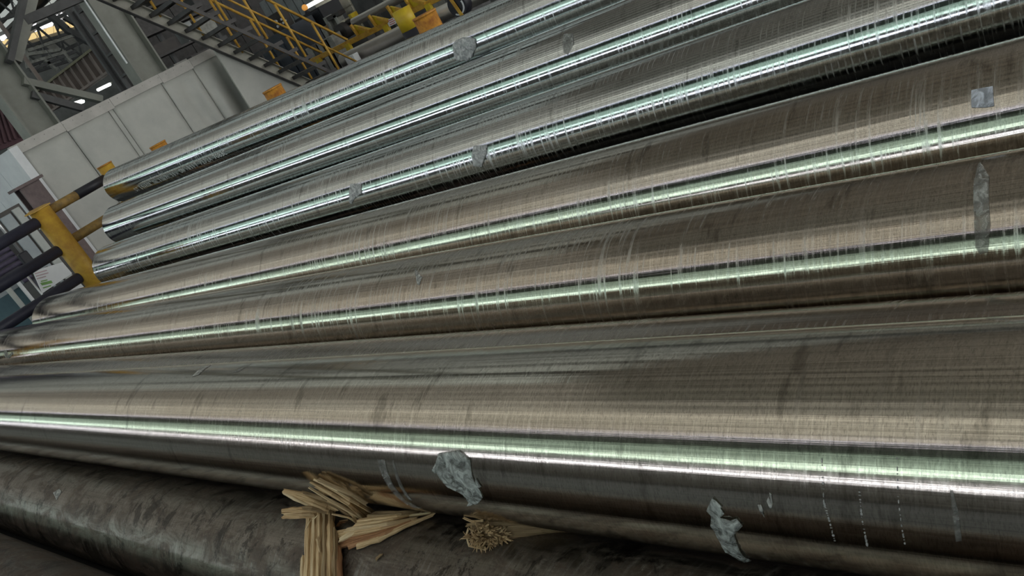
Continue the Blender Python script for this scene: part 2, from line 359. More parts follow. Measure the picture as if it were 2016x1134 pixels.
# yellow strip: bottom (56,80)->(158,49), top (62,66)->(150,38)
for i in range(6):
    t0, t1 = i / 6 + .008, (i + 1) / 6 - .008
    b0, b1 = lerp((55, 80), (158, 49), t0), lerp((55, 80), (158, 49), t1)
    u0, u1 = lerp((62, 66), (149, 37), t0), lerp((62, 66), (149, 37), t1)
    pane_quad([b0, b1, u1, u0], YE, M['pane_yellow'], win)
for q in ([(68, 63), (86, 57), (93, 46), (90, 42)], [(88, 56), (104, 51), (106, 42), (95, 41)], [(62, 56), (66, 48), (72, 45), (70, 51)],
          [(103, 34), (114, 28), (118, 32), (107, 36)], [(118, 28), (121, 24), (125, 26), (122, 30)], [(127, 34), (138, 25), (144, 30), (146, 36), (131, 38)],
          [(107, 40), (122, 36), (123, 39), (108, 45)]):
    pane_quad(q, YE, M['pane_white'], win)
for q, m in (([(160, 10), (168, 9), (174, 20), (170, 22), (163, 16)], 'pane_white'), ([(169, 24), (172, 24), (176, 30), (174, 31)], 'pane_yellow'),
             ([(177, 33), (182, 32), (188, 41), (183, 43)], 'pane_yellow'), ([(160, 33), (163, 29), (168, 29), (170, 33), (167, 38), (162, 38)], 'pane_white'),
             ([(0, 2), (13, -2), (15, 10), (7, 13), (1, 7)], 'pane_yellow'), ([(17, -1), (28, -2), (22, 4)], 'pane_white'),
             ([(0, 72), (12, 66), (16, 72), (8, 80), (1, 80)], 'pane_white'), ([(1, 84), (13, 77), (17, 78), (10, 87)], 'pane_yellow'),
             ([(12, 90), (20, 85), (17, 96)], 'pane_yellow'),
             ([(228, 0), (243, -4), (246, 1), (232, 5)], 'pane_white'), ([(233, 7), (253, 0), (256, 8), (242, 20)], 'pane_yellow'),
             ([(256, 10), (262, 8), (262, 12), (254, 15)], 'pane_yellow')):
    pane_quad(q, YE, M[m], win)

# ---------------------------------------------------------------- the pipes
RU = 0.2
P = {}
def pipe(k, r, near, far, yfar, label, wall=0.03):
    r *= RU
    A = Vector((near[0] * RU, 0.5, CZ + near[1] * RU)); B = Vector((far[0] * RU, 6.5, CZ + far[1] * RU))
    d = (B - A) / 6.0                                     # per metre of Y
    p0, p1 = A + d * (-5.0 - 0.5), A + d * (yfar - 0.5)
    ax = (p1 - p0).normalized(); xx = ax.cross(Vector((0, 0, 1))).normalized(); zz = xx.cross(ax)
    mid = (p0 + p1) / 2; L = (p1 - p0).length / 2
    mw = Matrix(((xx.x, ax.x, zz.x, mid.x), (xx.y, ax.y, zz.y, mid.y), (xx.z, ax.z, zz.z, mid.z), (0, 0, 0, 1)))
    n = 144; vs, fs = [], []
    rings = [(r - wall, -L), (r - .004, -L), (r, -L + .004), (r, L - .004), (r - .004, L), (r - wall, L)]
    for rr, y in rings:
        for i in range(n):
            a = 2 * math.pi * i / n; vs.append((rr * math.sin(a), y, rr * math.cos(a)))
    for j in range(6):
        for i in range(n): fs.append((j * n + i, j * n + (i + 1) % n, ((j + 1) % 6) * n + (i + 1) % n, ((j + 1) % 6) * n + i))
    me = bpy.data.meshes.new('steel_pipe'); me.from_pydata(vs, [], fs); me.materials.append(PM[k])
    bm = bmesh.new(); bm.from_mesh(me); bmesh.ops.recalc_face_normals(bm, faces=bm.faces); bm.to_mesh(me); bm.free()
    for i, p in enumerate(me.polygons): p.use_smooth = True
    for e in me.edges: pass
    o = bpy.data.objects.new('steel_pipe', me); COL.objects.link(o); o.matrix_world = mw; WM[o] = mw
    em = o.modifiers.new('edges', 'EDGE_SPLIT'); em.split_angle = math.radians(30)
    tag(o, label, 'pipe', 'bare steel pipes in the pile')
    P[k] = dict(o=o, r=r, A=A, d=d, ax=ax, xx=xx, zz=zz, mid=mid, L=L, mw=mw)
def centre(k, Y): return P[k]['A'] + P[k]['d'] * (Y - 0.5)
def hit(k, x, y, off=0.0):
    """point of pipe k seen at photo pixel (x, y); falls back to the closest approach"""
    p = P[k]; q = ray(x, y); inv = p['mw'].inverted(); o_ = inv @ CAM; d_ = inv.to_3x3() @ q
    a = d_.x ** 2 + d_.z ** 2; b = o_.x * d_.x + o_.z * d_.z; c = o_.x ** 2 + o_.z ** 2 - (p['r'] + off) ** 2
    D = b * b - a * c; t = (-b - math.sqrt(max(D, 0))) / a
    return CAM + q * t
def normal(k, pt):
    p = P[k]; l = p['mw'].inverted() @ pt; v = Vector((l.x, 0, l.z)).normalized(); return p['mw'].to_3x3() @ v

pipe(9, 1.0, (1.60, -6.61), (1.60, -6.61), 6.9, 'dark reddish brown pipe at the lower left corner, nearest the floor')
pipe(8, 1.0, (3.86, -6.61), (3.86, -6.61), 7.0, 'dull rust stained pipe lying under the splintered timber')
pipe(7, 1.0, (4.93, -4.75), (4.93, -4.75), 7.2, 'largest looking bright pipe, resting on the splintered timber')
pipe(6, 0.92, (6.68, -5.63), (6.70, -5.46), 7.1, 'sunken pipe showing only a thin strip behind the largest pipe')
pipe(5, 0.95, (8.58, -5.12), (8.58, -5.04), 7.15, 'brownish pipe with a long strip of clear film near the right edge')
pipe(4, 1.0, (10.53, -4.66), (10.53, -4.90), 6.98, 'brownish pipe with a small white sticker near the right edge')
pipe(3, 0.85, (12.77, -3.76), (12.68, -4.05), 6.5, 'silvery pipe with two crumpled film scraps, third from the top')
pipe(2, 0.85, (14.5, -3.0), (14.5, -3.0), 6.75, 'silvery pipe just below the stencilled top pipe')
pipe(1, 0.75, (16.05, -2.17), (16.1, -1.72), 7.05, 'topmost silvery pipe with white stencilled lettering near its end')

# ---- wedges and patches lying on the pipes
def inpoly(x, y, poly):
    c = False; j = len(poly) - 1
    for i in range(len(poly)):
        xi, yi = poly[i]; xj, yj = poly[j]
        if (yi > y) != (yj > y) and x < (xj - xi) * (y - yi) / (yj - yi) + xi: c = not c
        j = i
    return c
from mathutils import noise as mn
def on_pipe_poly(k, px):
    out = []; p = P[k]; inv = p['mw'].inverted()
    for x, y in px:
        l = inv @ hit(k, x, y); out.append((math.atan2(l.x, l.z), l.y))
    return out
def patch(name, k, px, mat, label=None, cat=None, parent=None, amp=0.004, res=34, base=0.0012, group=None, seed=0, freq=26.0):
    """a thin sheet following the pipe, creased; outline given in photo pixels, placed at its own spot on the pipe"""
    p = P[k]; poly = on_pipe_poly(k, px); r = p['r']
    t0, t1 = min(a for a, b in poly), max(a for a, b in poly); y0, y1 = min(b for a, b in poly), max(b for a, b in poly)
    bm = bmesh.new(); vs = [bm.verts.new((a, b, 0)) for a, b in poly]
    try: f = bm.faces.new(vs)
    except ValueError: f = None
    cell = max((t1 - t0) * r, (y1 - y0)) / res
    def cut(lo, hi, axis, st):
        v = lo + st
        while v < hi - st * .3:
            n = (1, 0, 0) if axis == 0 else (0, 1, 0); c = (v, 0, 0) if axis == 0 else (0, v, 0)
            bmesh.ops.bisect_plane(bm, geom=bm.verts[:] + bm.edges[:] + bm.faces[:], plane_co=c, plane_no=n); v += st
    cut(t0, t1, 0, cell / r); cut(y0, y1, 1, cell)
    bmesh.ops.triangulate(bm, faces=bm.faces)
    edge = {v for e in bm.edges if len(e.link_faces) == 1 for v in e.verts}
    for v in bm.verts:
        th, y = v.co.x, v.co.y; q = Vector((th * r * freq, y * freq, seed * 7.1))
        w = abs(mn.noise(q)) * 1.4 + abs(mn.noise(q * 2.3)) * 0.6
        w = w * .7 + (1 - abs(mn.noise(q * .8 + Vector((3, 1, 0))))) ** 4 * .9; h = base + amp * w * (0.35 if v in edge else 1.0)
        v.co = Vector(((r + h) * math.sin(th), y, (r + h) * math.cos(th)))
    bmesh.ops.recalc_face_normals(bm, faces=bm.faces)
    me = bpy.data.meshes.new(name); bm.to_mesh(me); bm.free(); me.materials.append(mat)
    for f in me.polygons: f.use_smooth = True
    o = bpy.data.objects.new(name, me); COL.objects.link(o)
    if parent is not None: o.parent = parent; o.matrix_parent_inverse = Matrix.Identity(4)
    else: o.matrix_world = p['mw']
    WM[o] = p['mw']
    sm = o.modifiers.new('thickness', 'SOLIDIFY'); sm.thickness = 0.0005; sm.offset = 1
    if label: o['label'] = label
    if cat: o['category'] = cat
    if group: o['group'] = group
    return o

TG = 'scraps of plastic film stuck to the pipes'
def cropped(ox, oy, s, pts): return [(ox + a / s, oy + b / s) for a, b in pts]
fa = patch('film_scrap', 7, [(864, 892), (884, 889), (905, 886), (927, 904), (931, 937), (947, 967), (951, 979), (941, 992), (921, 993), (925, 985), (913, 973), (895, 965), (882, 959), (866, 941), (864, 931), (852, 927), (860, 906)], M['film'],
      'large crumpled grey film scrap on the largest pipe, above the frayed timber end', 'film scrap', amp=0.0045, seed=1, group=TG)
patch('film_flake', 7, cropped(840, 870, 4.93, [(480, 345), (535, 430), (500, 445), (472, 400)]), M['film'], parent=fa, amp=0.002, res=6, seed=2, label='pale green flake')
patch('film_scrap', 7, [(1404, 978), (1422, 996), (1420, 1000), (1427, 1010), (1418, 1018), (1439, 1022), (1451, 1019), (1463, 1033), (1446, 1050), (1451, 1066), (1460, 1086), (1479, 1103), (1459, 1101), (1434, 1087), (1418, 1066), (1409, 1046), (1400, 1034), (1401, 1015), (1392, 1004)], M['film'],
      'twisted curling strip of grey film at the lower right of the largest pipe', 'film scrap', amp=0.005, seed=3, group=TG)
patch('film_scrap', 1, cropped(860, 60, 14.2, [(520, 290), (740, 190), (960, 180), (1090, 240), (1120, 480), (1030, 620), (1010, 740), (900, 830), (720, 850), (520, 800), (450, 480)]), M['film_clear'],
      'round crumpled clear film wad on the topmost pipe', 'film scrap', amp=0.009, seed=4, group=TG, freq=40)
patch('film_scrap', 3, cropped(660, 260, 6.3, [(1720, 170), (1890, 160), (1880, 270), (1820, 430), (1720, 420), (1700, 290)]), M['film_clear'],
      'small upright clear film scrap on the third pipe, right of its pair', 'film scrap', amp=0.006, seed=5, group=TG, freq=40)
patch('film_scrap', 3, cropped(660, 260, 6.3, [(200, 640), (330, 640), (330, 760), (230, 840), (210, 890), (180, 870)]), M['film_clear'],
      'small clear film scrap on the third pipe, left of its pair', 'film scrap', amp=0.006, seed=6, group=TG, freq=40)
patch('film_scrap', 2, [(1110, 68), (1128, 66), (1130, 85), (1118, 108), (1110, 104)], M['film_thin'],
      'faint narrow film scrap on the second pipe from the top', 'film scrap', amp=0.004, seed=7, group=TG, freq=40)
patch('film_scrap', 5, [(1929, 320), (1948, 349), (1950, 443), (1945, 496), (1929, 500), (1921, 486), (1919, 427), (1917, 372)], M['film_thin'],
      'long thin strip of clear film wrapped down a pipe at the right edge', 'film scrap', amp=0.006, seed=8, group=TG)
patch('paper_sticker', 4, [(1913, 178), (1955, 170), (1957, 209), (1939, 212), (1913, 212)], M['paper'],
      'small square white sticker on a brownish pipe near the right edge', 'sticker', amp=0.0012, seed=9)
# scuffs and dried runs belonging to the pipes
def scuff(k, px, m='scuff', res=10, amp=0.0006, name='scuff_mark', label=None, seed=0):
    return patch(name, k, px, M[m], parent=P[k]['o'], amp=amp, res=res, base=0.0007, seed=seed, label=label)
scuff(7, cropped(1360, 960, 7.56, [(1000, 250), (1050, 245), (1085, 330), (1075, 360), (1100, 440), (1080, 400), (1030, 350)]), label='white scuff')
scuff(7, cropped(1360, 960, 7.56, [(1175, 70), (1205, 90), (1225, 230), (1205, 300), (1180, 300), (1135, 200), (1160, 130), (1190, 190)]), label='white scuff')
def run(k, pts, w, n, m):
    rnd = random.Random(int(pts[0][0])); o = None; mb = []
    for i in range(n):
        t = (i + rnd.random() * .5) / n * (len(pts) - 1); a = min(int(t), len(pts) - 2); x, y = lerp(pts[a], pts[a + 1], t - a)
        ww = w * (0.4 + rnd.random() * .8); hh = 1 + rnd.random() ** 2 * 8
        mb.append([(x - ww / 2, y), (x, y - hh * .3), (x + ww / 2, y + 1), (x + ww * .4, y + hh), (x - ww * .3, y + hh * .8)])
    inv = P[k]['mw'].inverted(); B = MB()
    for q in mb:
        c3 = [hit(k, a, b) for a, b in q]; nn = normal(k, c3[0]); B.prism([c + nn * 0.0004 for c in c3], nn * 0.0004)
    o = B.build('dried_run', M[m], P[k]['o'], label='dotted white dried run', kind='stuff'); return o
run(7, [(1618, 900), (1622, 985), (1632, 1020), (1645, 1070)], 5, 22, 'dried')
run(7, [(1692, 965), (1697, 1020), (1708, 1075)], 5, 15, 'dried')
run(7, [(1766, 900), (1768, 975), (1776, 1040), (1782, 1072)], 4, 16, 'dried')
scuff(7, [(1870, 965), (1876, 965), (1888, 1010), (1894, 1064), (1882, 1066), (1876, 1010)], 'scuff_dim', seed=4)
scuff(7, [(744, 905), (758, 905), (770, 945), (800, 985), (830, 1000), (815, 1000), (782, 978), (757, 945)], 'scuff_dim', res=20, seed=5, name='dried_smear', label='faint grey curved smear')
scuff(7, [(772, 905), (776, 905), (790, 950), (812, 985), (806, 984), (784, 952)], 'scuff_dim', res=16, seed=6, name='dried_smear')
scuff(7, [(378, 742), (398, 724), (418, 718), (404, 727), (392, 738)], 'scuff', seed=7, label='pale scratch')
scuff(7, [(458, 734), (478, 720), (498, 716), (486, 722), (470, 732)], 'scuff_dim', seed=8)
scuff(5, [(818, 528), (828, 543), (832, 545), (826, 562), (822, 560)], 'scuff', seed=9, label='white chip')
scuff(8, [(105, 970), (118, 962), (122, 968), (112, 985)], 'scuff', seed=10, label='pale scratch')
scuff(5, [(8, 690), (13, 688), (17, 700), (24, 693), (26, 697), (18, 706), (10, 703)], 'scuff', seed=11, label='chalk hook mark')

# stencilled lettering on the topmost pipe
def stencil(k, words, a, b, hpx, mats):
    """words set along the pipe from pixel a to pixel b"""
    p = P[k]; pa, pb = on_pipe_poly(k, [a, b]); total = abs(pb[1] - pa[1])
    adv = 0.0; unit = total / sum(len(w_) + 1 for w_ in words)
    for w_, m_ in zip(words, mats):
        for ch in w_:
            cu_ = bpy.data.curves.new('stencil', 'FONT'); cu_.body = ch; cu_.size = 1.0; cu_.resolution_u = 2
            ob = bpy.data.objects.new('stencil_tmp', cu_); COL.objects.link(ob)
            bpy.context.view_layer.update()
            me = bpy.data.meshes.new_from_object(ob.evaluated_get(bpy.context.evaluated_depsgraph_get()))
            bpy.data.objects.remove(ob); xs = [v.co.x for v in me.vertices]
            if not xs: adv += unit; continue
            x0_, wx = min(xs), max(max(xs) - min(xs), .25); sx = unit * .84 / wx
            for v in me.vertices:
                u = adv + (v.co.x - x0_) * sx; f = u / total; th = pa[0] + (pb[0] - pa[0]) * f - (v.co.y - 0.35) * hpx / p['r']
                y = pa[1] + (pb[1] - pa[1]) * f; rr = p['r'] + 0.0022
                v.co = Vector((rr * math.sin(th), y, rr * math.cos(th)))
            me.materials.clear(); me.materials.append(M[m_])
            o = bpy.data.objects.new('stencil_letter', me); COL.objects.link(o); o.parent = p['o']; o['label'] = 'white stencilled letter'
            WM[o] = p['mw']; adv += unit
        adv += unit
stencil(1, ['ST', '19AR01', 'No.10x7R', '11x', 'ON', 'H1117', '7272A', '7083C'], (266, 374), (450, 297), -0.055,
        ['chalk_dim', 'chalk_dim', 'chalk_dim', 'chalk_dim', 'chalk', 'chalk_dim', 'chalk_dim', 'chalk'])

# ---------------------------------------------------------------- rack frames that carry the pipes
XS = 3.46; ZT = 1.345; RS = 0.07
def stake(t, Y, mat, ztop=ZT, x=XS):
    s_ = MB().tube((x, Y, 0.012), (x, Y, ztop - .012), RS, RS, 28).build('stake', mat, t, True)
    MB().tube((x, Y, ztop - .012), (x, Y, ztop), RS + .003, RS + .003, 28).build('cap_plate', M['orange'], s_, True)
    MB().bb((x - .13, Y - .13, 0), (x + .13, Y + .13, .012)).build('base_plate', M['brown_steel'], t)
for Y, lab in ((6.55, 'rack frame with a rusty orange stake peeping over the top pipe near the lettering'),
               (4.75, 'rack frame with a rusty orange stake standing by the stair foot'),
               (3.17, 'rack frame with a rusty orange stake beside the tall yellow bollard')):
    t = thing('rack_frame', lab, 'pipe rack', (XS, Y, 0), 'rack frames with orange stakes')
    stake(t, Y, M['orange'])
    yb = min(Y, 6.25)
    MB().bb((1.05, yb - .06, 0), (3.33, yb + .06, .03)).build('base_rail', M['brown_steel'], t)
    if yb != Y: MB().bb((3.33, yb - .06, 0), (3.5, Y - .13, .03)).build('tie_plate', M['brown_steel'], t)
    for k in range(1, 7):
        c = centre(k, yb); zb = c.z - P[k]['r']
        MB().bb((c.x - .05, yb - .05, .03), (c.x + .05, yb + .05, zb - .03)).build('support_post', M['brown_steel'], t)
        MB().bb((c.x - .06, yb - .06, zb - .03), (c.x + .06, yb + .06, zb - .001)).build('wooden_pad', M['wood_brown'], t)
t = thing('guard_stake', 'stubby yellow stake with a tilted cap just past the end of the top pipe', 'stake', (XS, 7.62, 0))
stake(t, 7.62, M['yellow'], 1.385)

# ---------------------------------------------------------------- splintered timber
def sp(k, x, y, off): return hit(k, x, y, off)
def splinter(pts, w0, w1, th, mat, parent, name='splinter', seed=0, n=7, face=None):
    """a tapering strip of split wood along a polyline of 3D points; w0/w1 widths at the ends"""
    rnd = random.Random(seed); pts = [Vector(p) for p in pts]; mb = MB()
    seg = [(b - a).length for a, b in zip(pts, pts[1:])]; tot = sum(seg); ring = []
    for i in range(n + 1):
        s = tot * i / n; j = 0; acc = 0
        while j < len(seg) - 1 and acc + seg[j] < s: acc += seg[j]; j += 1
        c = pts[j].lerp(pts[j + 1], (s - acc) / seg[j] if seg[j] else 0)
        a = (pts[j + 1] - pts[j]).normalized(); vw = (face or (CAM - c)).normalized(); b = a.cross(vw).normalized(); u = b.cross(a).normalized()
        f = i / n; w = (w0 + (w1 - w0) * f) * (0.85 + rnd.random() * .3); tt = th * (0.8 + rnd.random() * .35)
        if i in (0, n): tt *= 0.75; c = c + a * (rnd.random() - .5) * w * .6
        j1 = (rnd.random() - .5) * w * .12
        ring.append([c + b * (w / 2 + j1) + u * tt * .2, c + b * w * .18 + u * tt * .55, c - b * w * .25 + u * tt * .42, c - b * (w / 2 - j1) + u * tt * .1,
                     c - b * w * .4 - u * tt * .45, c + b * w * .4 - u * tt * .45])
        if i in (0, n): ring[-1] = [v_ + a * (rnd.random() - .5) * min(.022, w * 1.3) * (1 if i else -1) for v_ in ring[-1]]
    m = 6; uo = rnd.random() * 3
    for i, rg in enumerate(ring):
        for jj, v in enumerate(rg):
            mb.uv[len(mb.v)] = (tot * i / n + uo, jj * w0 / 4 + uo); mb.v.append(v)
    for i in range(n):
        for j in range(m): mb.f.append((i * m + j, i * m + (j + 1) % m, (i + 1) * m + (j + 1) % m, (i + 1) * m + j))
    mb.f.append(tuple(range(m))[::-1]); mb.f.append(tuple(range(n * m, n * m + m)))
    return mb.build(name, mat, parent)

root = hit(8, 640, 1050)
t = thing('splintered_timber', 'broken pale timber bearer, its splinters fanning out between the largest and the rusty pipe', 'timber', root)
# board running down over the rusty pipe: strips side by side along the grain
board = [((612, 1008), (604, 1235), .016, 'wood', .020), ((622, 1004), (616, 1235), .015, 'wood_pale', .024), ((632, 1002), (629, 1235), .014, 'wood', .026),
         ((642, 1000), (641, 1235), .013, 'wood_brown', .028), ((652, 1004), (652, 1235), .014, 'wood', .026), ((661, 1046), (662, 1235), .013, 'wood_brown', .022),
         ((598, 1098), (596, 1235), .012, 'wood_pale', .018), ((667, 1075), (670, 1235), .010, 'wood_red', .016)]
for i, (a, b, wd_, m, off) in enumerate(board):
    splinter([sp(8, *lerp(a, b, k_ / 5), off) for k_ in range(6)], wd_ * 1.5, wd_ * 1.6, .03, M[m], t, 'board_strip', i, 12)
splinter([sp(8, 626, 1060, .042), sp(8, 630, 1088, .04)], .012, .004, .006, M['wood_pale'], t, seed=30)
# crushed wedge pinched between the two pipes; grain fans from the pinch at the right
tip = (852, 1012)
def gap(x, y, lift): return hit(8, x, y, lift)
fan = [((655, 1070), 'wood_red', .010, .010), ((668, 1076), 'wood_red', .009, .010), ((690, 1074), 'wood_red', .010, .012), ((652, 1060), 'wood', .011, .016), ((664, 1052), 'wood', .011, .020),
       ((684, 1044), 'wood_pale', .010, .024), ((700, 1036), 'wood', .010, .026), ((712, 1026), 'wood', .010, .028), ((724, 1018), 'wood_brown', .010, .030), ((735, 1012), 'wood_brown', .009, .030)]
for i, (a, m, wd_, lift) in enumerate(fan):
    f = i / (len(fan) - 1); e = lerp((800, 1032), (842, 1010), f) if i < 6 else (lerp((800, 1022), (835, 1006), f))
    md = lerp(a, e, .55); md = (md[0], md[1] + 4 * (1 - f))
    splinter([gap(*a, lift), gap(*md, lift * .9 + .004), gap(*e, .010)], wd_ * 1.55, wd_ * .9, .018, M[m], t, 'wedge_strip', 50 + i, 8)
splinter([gap(852, 1014, .012), gap(800, 1034, .012), gap(745, 1062, .012), gap(700, 1076, .012)], .009, .016, .012, M['wood'], t, 'wedge_strip', 71, 9)
splinter([gap(850, 1010, .014), gap(770, 1020, .016), gap(700, 1046, .022), gap(668, 1064, .024)], .007, .014, .014, M['wood_pale'], t, 'wedge_strip', 72, 9)
# long splinters flying up to the left, in front of the largest pipe
def air(x, y, d): return CAM + ray(x, y) * d
D8 = (hit(8, 640, 1040) - CAM).length
def clear(x, y, d):
    """distance along the sight line that stays in front of the largest pipe"""
    p = P[7]; inv = p['mw'].inverted(); o_ = inv @ CAM; d_ = inv.to_3x3() @ ray(x, y); r_ = p['r'] + .016
    a = d_.x ** 2 + d_.z ** 2; b = o_.x * d_.x + o_.z * d_.z; c = o_.x ** 2 + o_.z ** 2 - r_ * r_; D = b * b - a * c
    return d if D < 0 else min(d, (-b - math.sqrt(D)) / a)
for i, (pl, w0, w1, th, m) in enumerate([
        ([(618, 944), (672, 968), (738, 1012)], .006, .014, .010, 'wood_pale'), ([(612, 950), (664, 978), (728, 1016)], .007, .016, .012, 'wood'),
        ([(609, 960), (650, 985), (712, 1020)], .006, .011, .009, 'wood_pale'), ([(625, 943), (690, 972), (724, 994)], .010, .012, .009, 'wood_brown'),
        ([(640, 955), (700, 990), (742, 1014)], .008, .010, .008, 'wood'), ([(622, 956), (684, 990), (722, 1024)], .012, .016, .012, 'wood'),
        ([(648, 985), (690, 1006), (704, 1030)], .014, .010, .010, 'wood'), ([(655, 1012), (690, 1020), (704, 1032)], .006, .007, .008, 'wood_pale'),
        ([(560, 970), (592, 985), (640, 1000)], .010, .022, .016, 'wood_pale'), ([(560, 966), (600, 974), (660, 998)], .008, .020, .014, 'wood'),
        ([(572, 972), (620, 990), (652, 1004)], .016, .022, .014, 'wood'), ([(590, 968), (640, 982), (690, 1012)], .008, .014, .010, 'wood_brown'),
        ([(558, 1006), (590, 1004), (622, 1004)], .012, .018, .014, 'wood'), ([(558, 1014), (590, 1012), (618, 1012)], .010, .014, .012, 'wood_pale'),
        ([(556, 1019), (585, 1018), (612, 1016)], .006, .009, .009, 'wood'), ([(592, 1000), (612, 1000), (640, 1006)], .008, .012, .010, 'wood_brown'),
        ([(601, 1044), (608, 1030), (614, 1022)], .002, .003, .003, 'wood_pale'), ([(618, 1022), (626, 1014), (630, 1006)], .002, .004, .003, 'wood_pale')]):
    ds = [clear(x, y, D8 - .058 - (.012 if j == 1 else 0) - (i % 4) * .003) for j, (x, y) in enumerate(pl)]
    splinter([air(x, y, d) for (x, y), d in zip(pl, ds)], w0 * (.95 if i < 8 else 1.2), w1 * (.95 if i < 8 else 1.2), th, M[m], t, 'splinter', 90 + i, 7)
# knot in the crook
kp = [air(675 + 14 * math.cos(a), 1040 + 15 * math.sin(a), D8 - .03) for a in [i * math.pi / 8 for i in range(16)]]
mb = MB().prism(kp, ray(675, 1040) * .02); mb.uv = {i: (math.cos(i % 16 * .39) * .03, math.sin(i % 16 * .39) * .03) for i in range(32)}
mb.build('knot', M['wood_red'], t)
for i in range(9):
    a0 = (664 + random.random() * 16, 1026 + i * 3.2); splinter([air(*a0, D8 - .034), air(a0[0] + 16, a0[1] - 3 + random.random() * 4, D8 - .036)], .003, .005, .004, M['wood_red' if i % 2 else 'wood'], t, 'knot_fibre', 140 + i, 3)

# frayed end of a second bearer
c0 = hit(8, 960, 1055)
t = thing('frayed_timber', 'stub of a second timber bearer with a frayed crushed end, right of the splintered one', 'timber', c0)
D9 = (hit(8, 960, 1050) - CAM).length
mb = MB(); prof = [(924, 1030), (944, 1026), (975, 1034), (1000, 1040), (996, 1056), (986, 1072), (968, 1080), (944, 1074), (928, 1060)]
front = [air(x, y, D9 - .045) for x, y in prof]; bdir = (hit(8, 1040, 1042) - hit(8, 965, 1050)).normalized() * .16 + normal(8, c0) * -.01
mb.prism(front, bdir); mb.uv = {i: ((i // 9) * .1, (i % 9) * .01) for i in range(18)}
mb.build('stub', M['wood_brown'], t)
fm = MB(); rnd = random.Random(5)
def strand(mb, pts, w, tw):
    a_ = (pts[-1] - pts[0]).normalized(); b_ = a_.cross(ray(962, 1054)).normalized(); b_ = (b_ * math.cos(tw) + ray(962, 1054) * math.sin(tw)); u_ = a_.cross(b_).normalized()
    k0 = len(mb.v)
    for i, p in enumerate(pts):
        f = 1 - .75 * i / (len(pts) - 1)
        mb.v += [p + b_ * w * f, p + u_ * w * .35 * f, p - b_ * w * f, p - u_ * w * .35 * f]
    for i in range(len(pts) - 1):
        for j in range(4): mb.f.append((k0 + i * 4 + j, k0 + i * 4 + (j + 1) % 4, k0 + i * 4 + 4 + (j + 1) % 4, k0 + i * 4 + 4 + j))
    e_ = k0 + 4 * (len(pts) - 1); mb.f += [(k0 + 3, k0 + 2, k0 + 1, k0), (e_, e_ + 1, e_ + 2, e_ + 3)]
for i in range(230):
    a = rnd.random() * 6.283; rr = math.sqrt(rnd.random()); cx_, cy_ = 960 + 32 * rr * math.cos(a), 1056 + 19 * rr * math.sin(a)
    sw = a + .5 + rnd.uniform(-1.7, 1.7); l_ = rnd.uniform(10, 27)
    d1 = math.cos(sw) * l_; d2 = math.sin(sw) * l_ * .7 + 2; h = D9 - .050 - rnd.random() * .022
    strand(fm, [air(cx_, cy_, D9 - .036), air(cx_ + d1 * .35, cy_ + d2 * .3, h), air(cx_ + d1 * .8, cy_ + d2 * .8, h - .004), air(cx_ + d1, cy_ + d2 * 1.3, h + .006)], (.0012 + rnd.random() * .0026), rnd.uniform(-.8, .8))
fm.uv = {i: ((i // 4) * .013, (i % 4) * .004 + (i // 16) * .07) for i in range(len(fm.v))}
fm.build('frayed_fibres', M['wood'], t, kind='stuff')
for i, (pl, w0, m) in enumerate([([(922, 1040), (918, 1055), (924, 1076)], .005, 'wood_pale'), ([(914, 1020), (930, 1027), (952, 1025)], .006, 'wood'),
                                  ([(920, 1034), (934, 1030), (950, 1034)], .008, 'wood_brown'), ([(948, 1078), (962, 1084), (984, 1080)], .008, 'wood_pale'),
                                  ([(990, 1048), (992, 1062), (984, 1074)], .008, 'wood'), ([(924, 1074), (938, 1078), (956, 1080)], .006, 'wood')]):
    splinter([air(x, y, D9 - .055) for x, y in pl], w0, w0 * .8, .005, M[m], t, 'splinter', 200 + i, 5)
splinter([hit(8, 742, 1100, .004), hit(8, 752, 1090, .004)], .008, .006, .008, M['wood_brown'], tag(thing('wood_chip', 'small dark wood chip lying on the rusty pipe right of the splintered timber', 'wood chip', hit(8, 747, 1095))), 'chip', 300, 3)

# ---------------------------------------------------------------- guard rail with the yellow post
YG = 7.62
t = thing('guard_rail', 'thick yellow guard post with dark horizontal rails, left of the pipe ends', 'guard rail', (2.74, YG, 0))
MB().tube((2.74, YG, .015), (2.74, YG, 1.315), .088, .088, 32).build('post', M['yellow'], t, True)
MB().bb((2.6, YG - .14, 0), (2.88, YG + .14, .015)).build('base_plate', M['brown_steel'], t)
MB().prism([(2.66, YG - .09, 1.315), (2.60, YG - .02, 1.325), (2.70, YG + .09, 1.335), (2.82, YG + .05, 1.33), (2.83, YG - .06, 1.32)], (0, 0, .008)).build('torn_cap', M['yellow'], t)
for z in (1.235, 0.945):
    MB().tube((1.2, YG, z), (2.66, YG, z), .05, .05, 20).build('rail', M['navy_bar'], t, True)
MB().tube((1.2, YG, .655), (2.66, YG, .655), .05, .05, 20).build('rail', M['navy_bar'], t, True)
MB().tube((2.81, YG, 1.27), (3.08, YG, 1.27), .042, .042, 20).build('rail', M['olive'], t, True, label='grubby yellow rail')
MB().tube((3.08, YG, 1.27), (3.388, YG, 1.27), .044, .044, 20).build('rail', M['black'], t, True, label='black painted rail')
MB().tube((2.81, YG, .965), (3.388, YG, .965), .042, .042, 20).build('rail', M['olive'], t, True, label='grubby yellow rail')
MB().tube((1.2, YG, .015), (1.2, YG, 1.3), .07, .07, 20).build('end_post', M['yellow'], t, True)

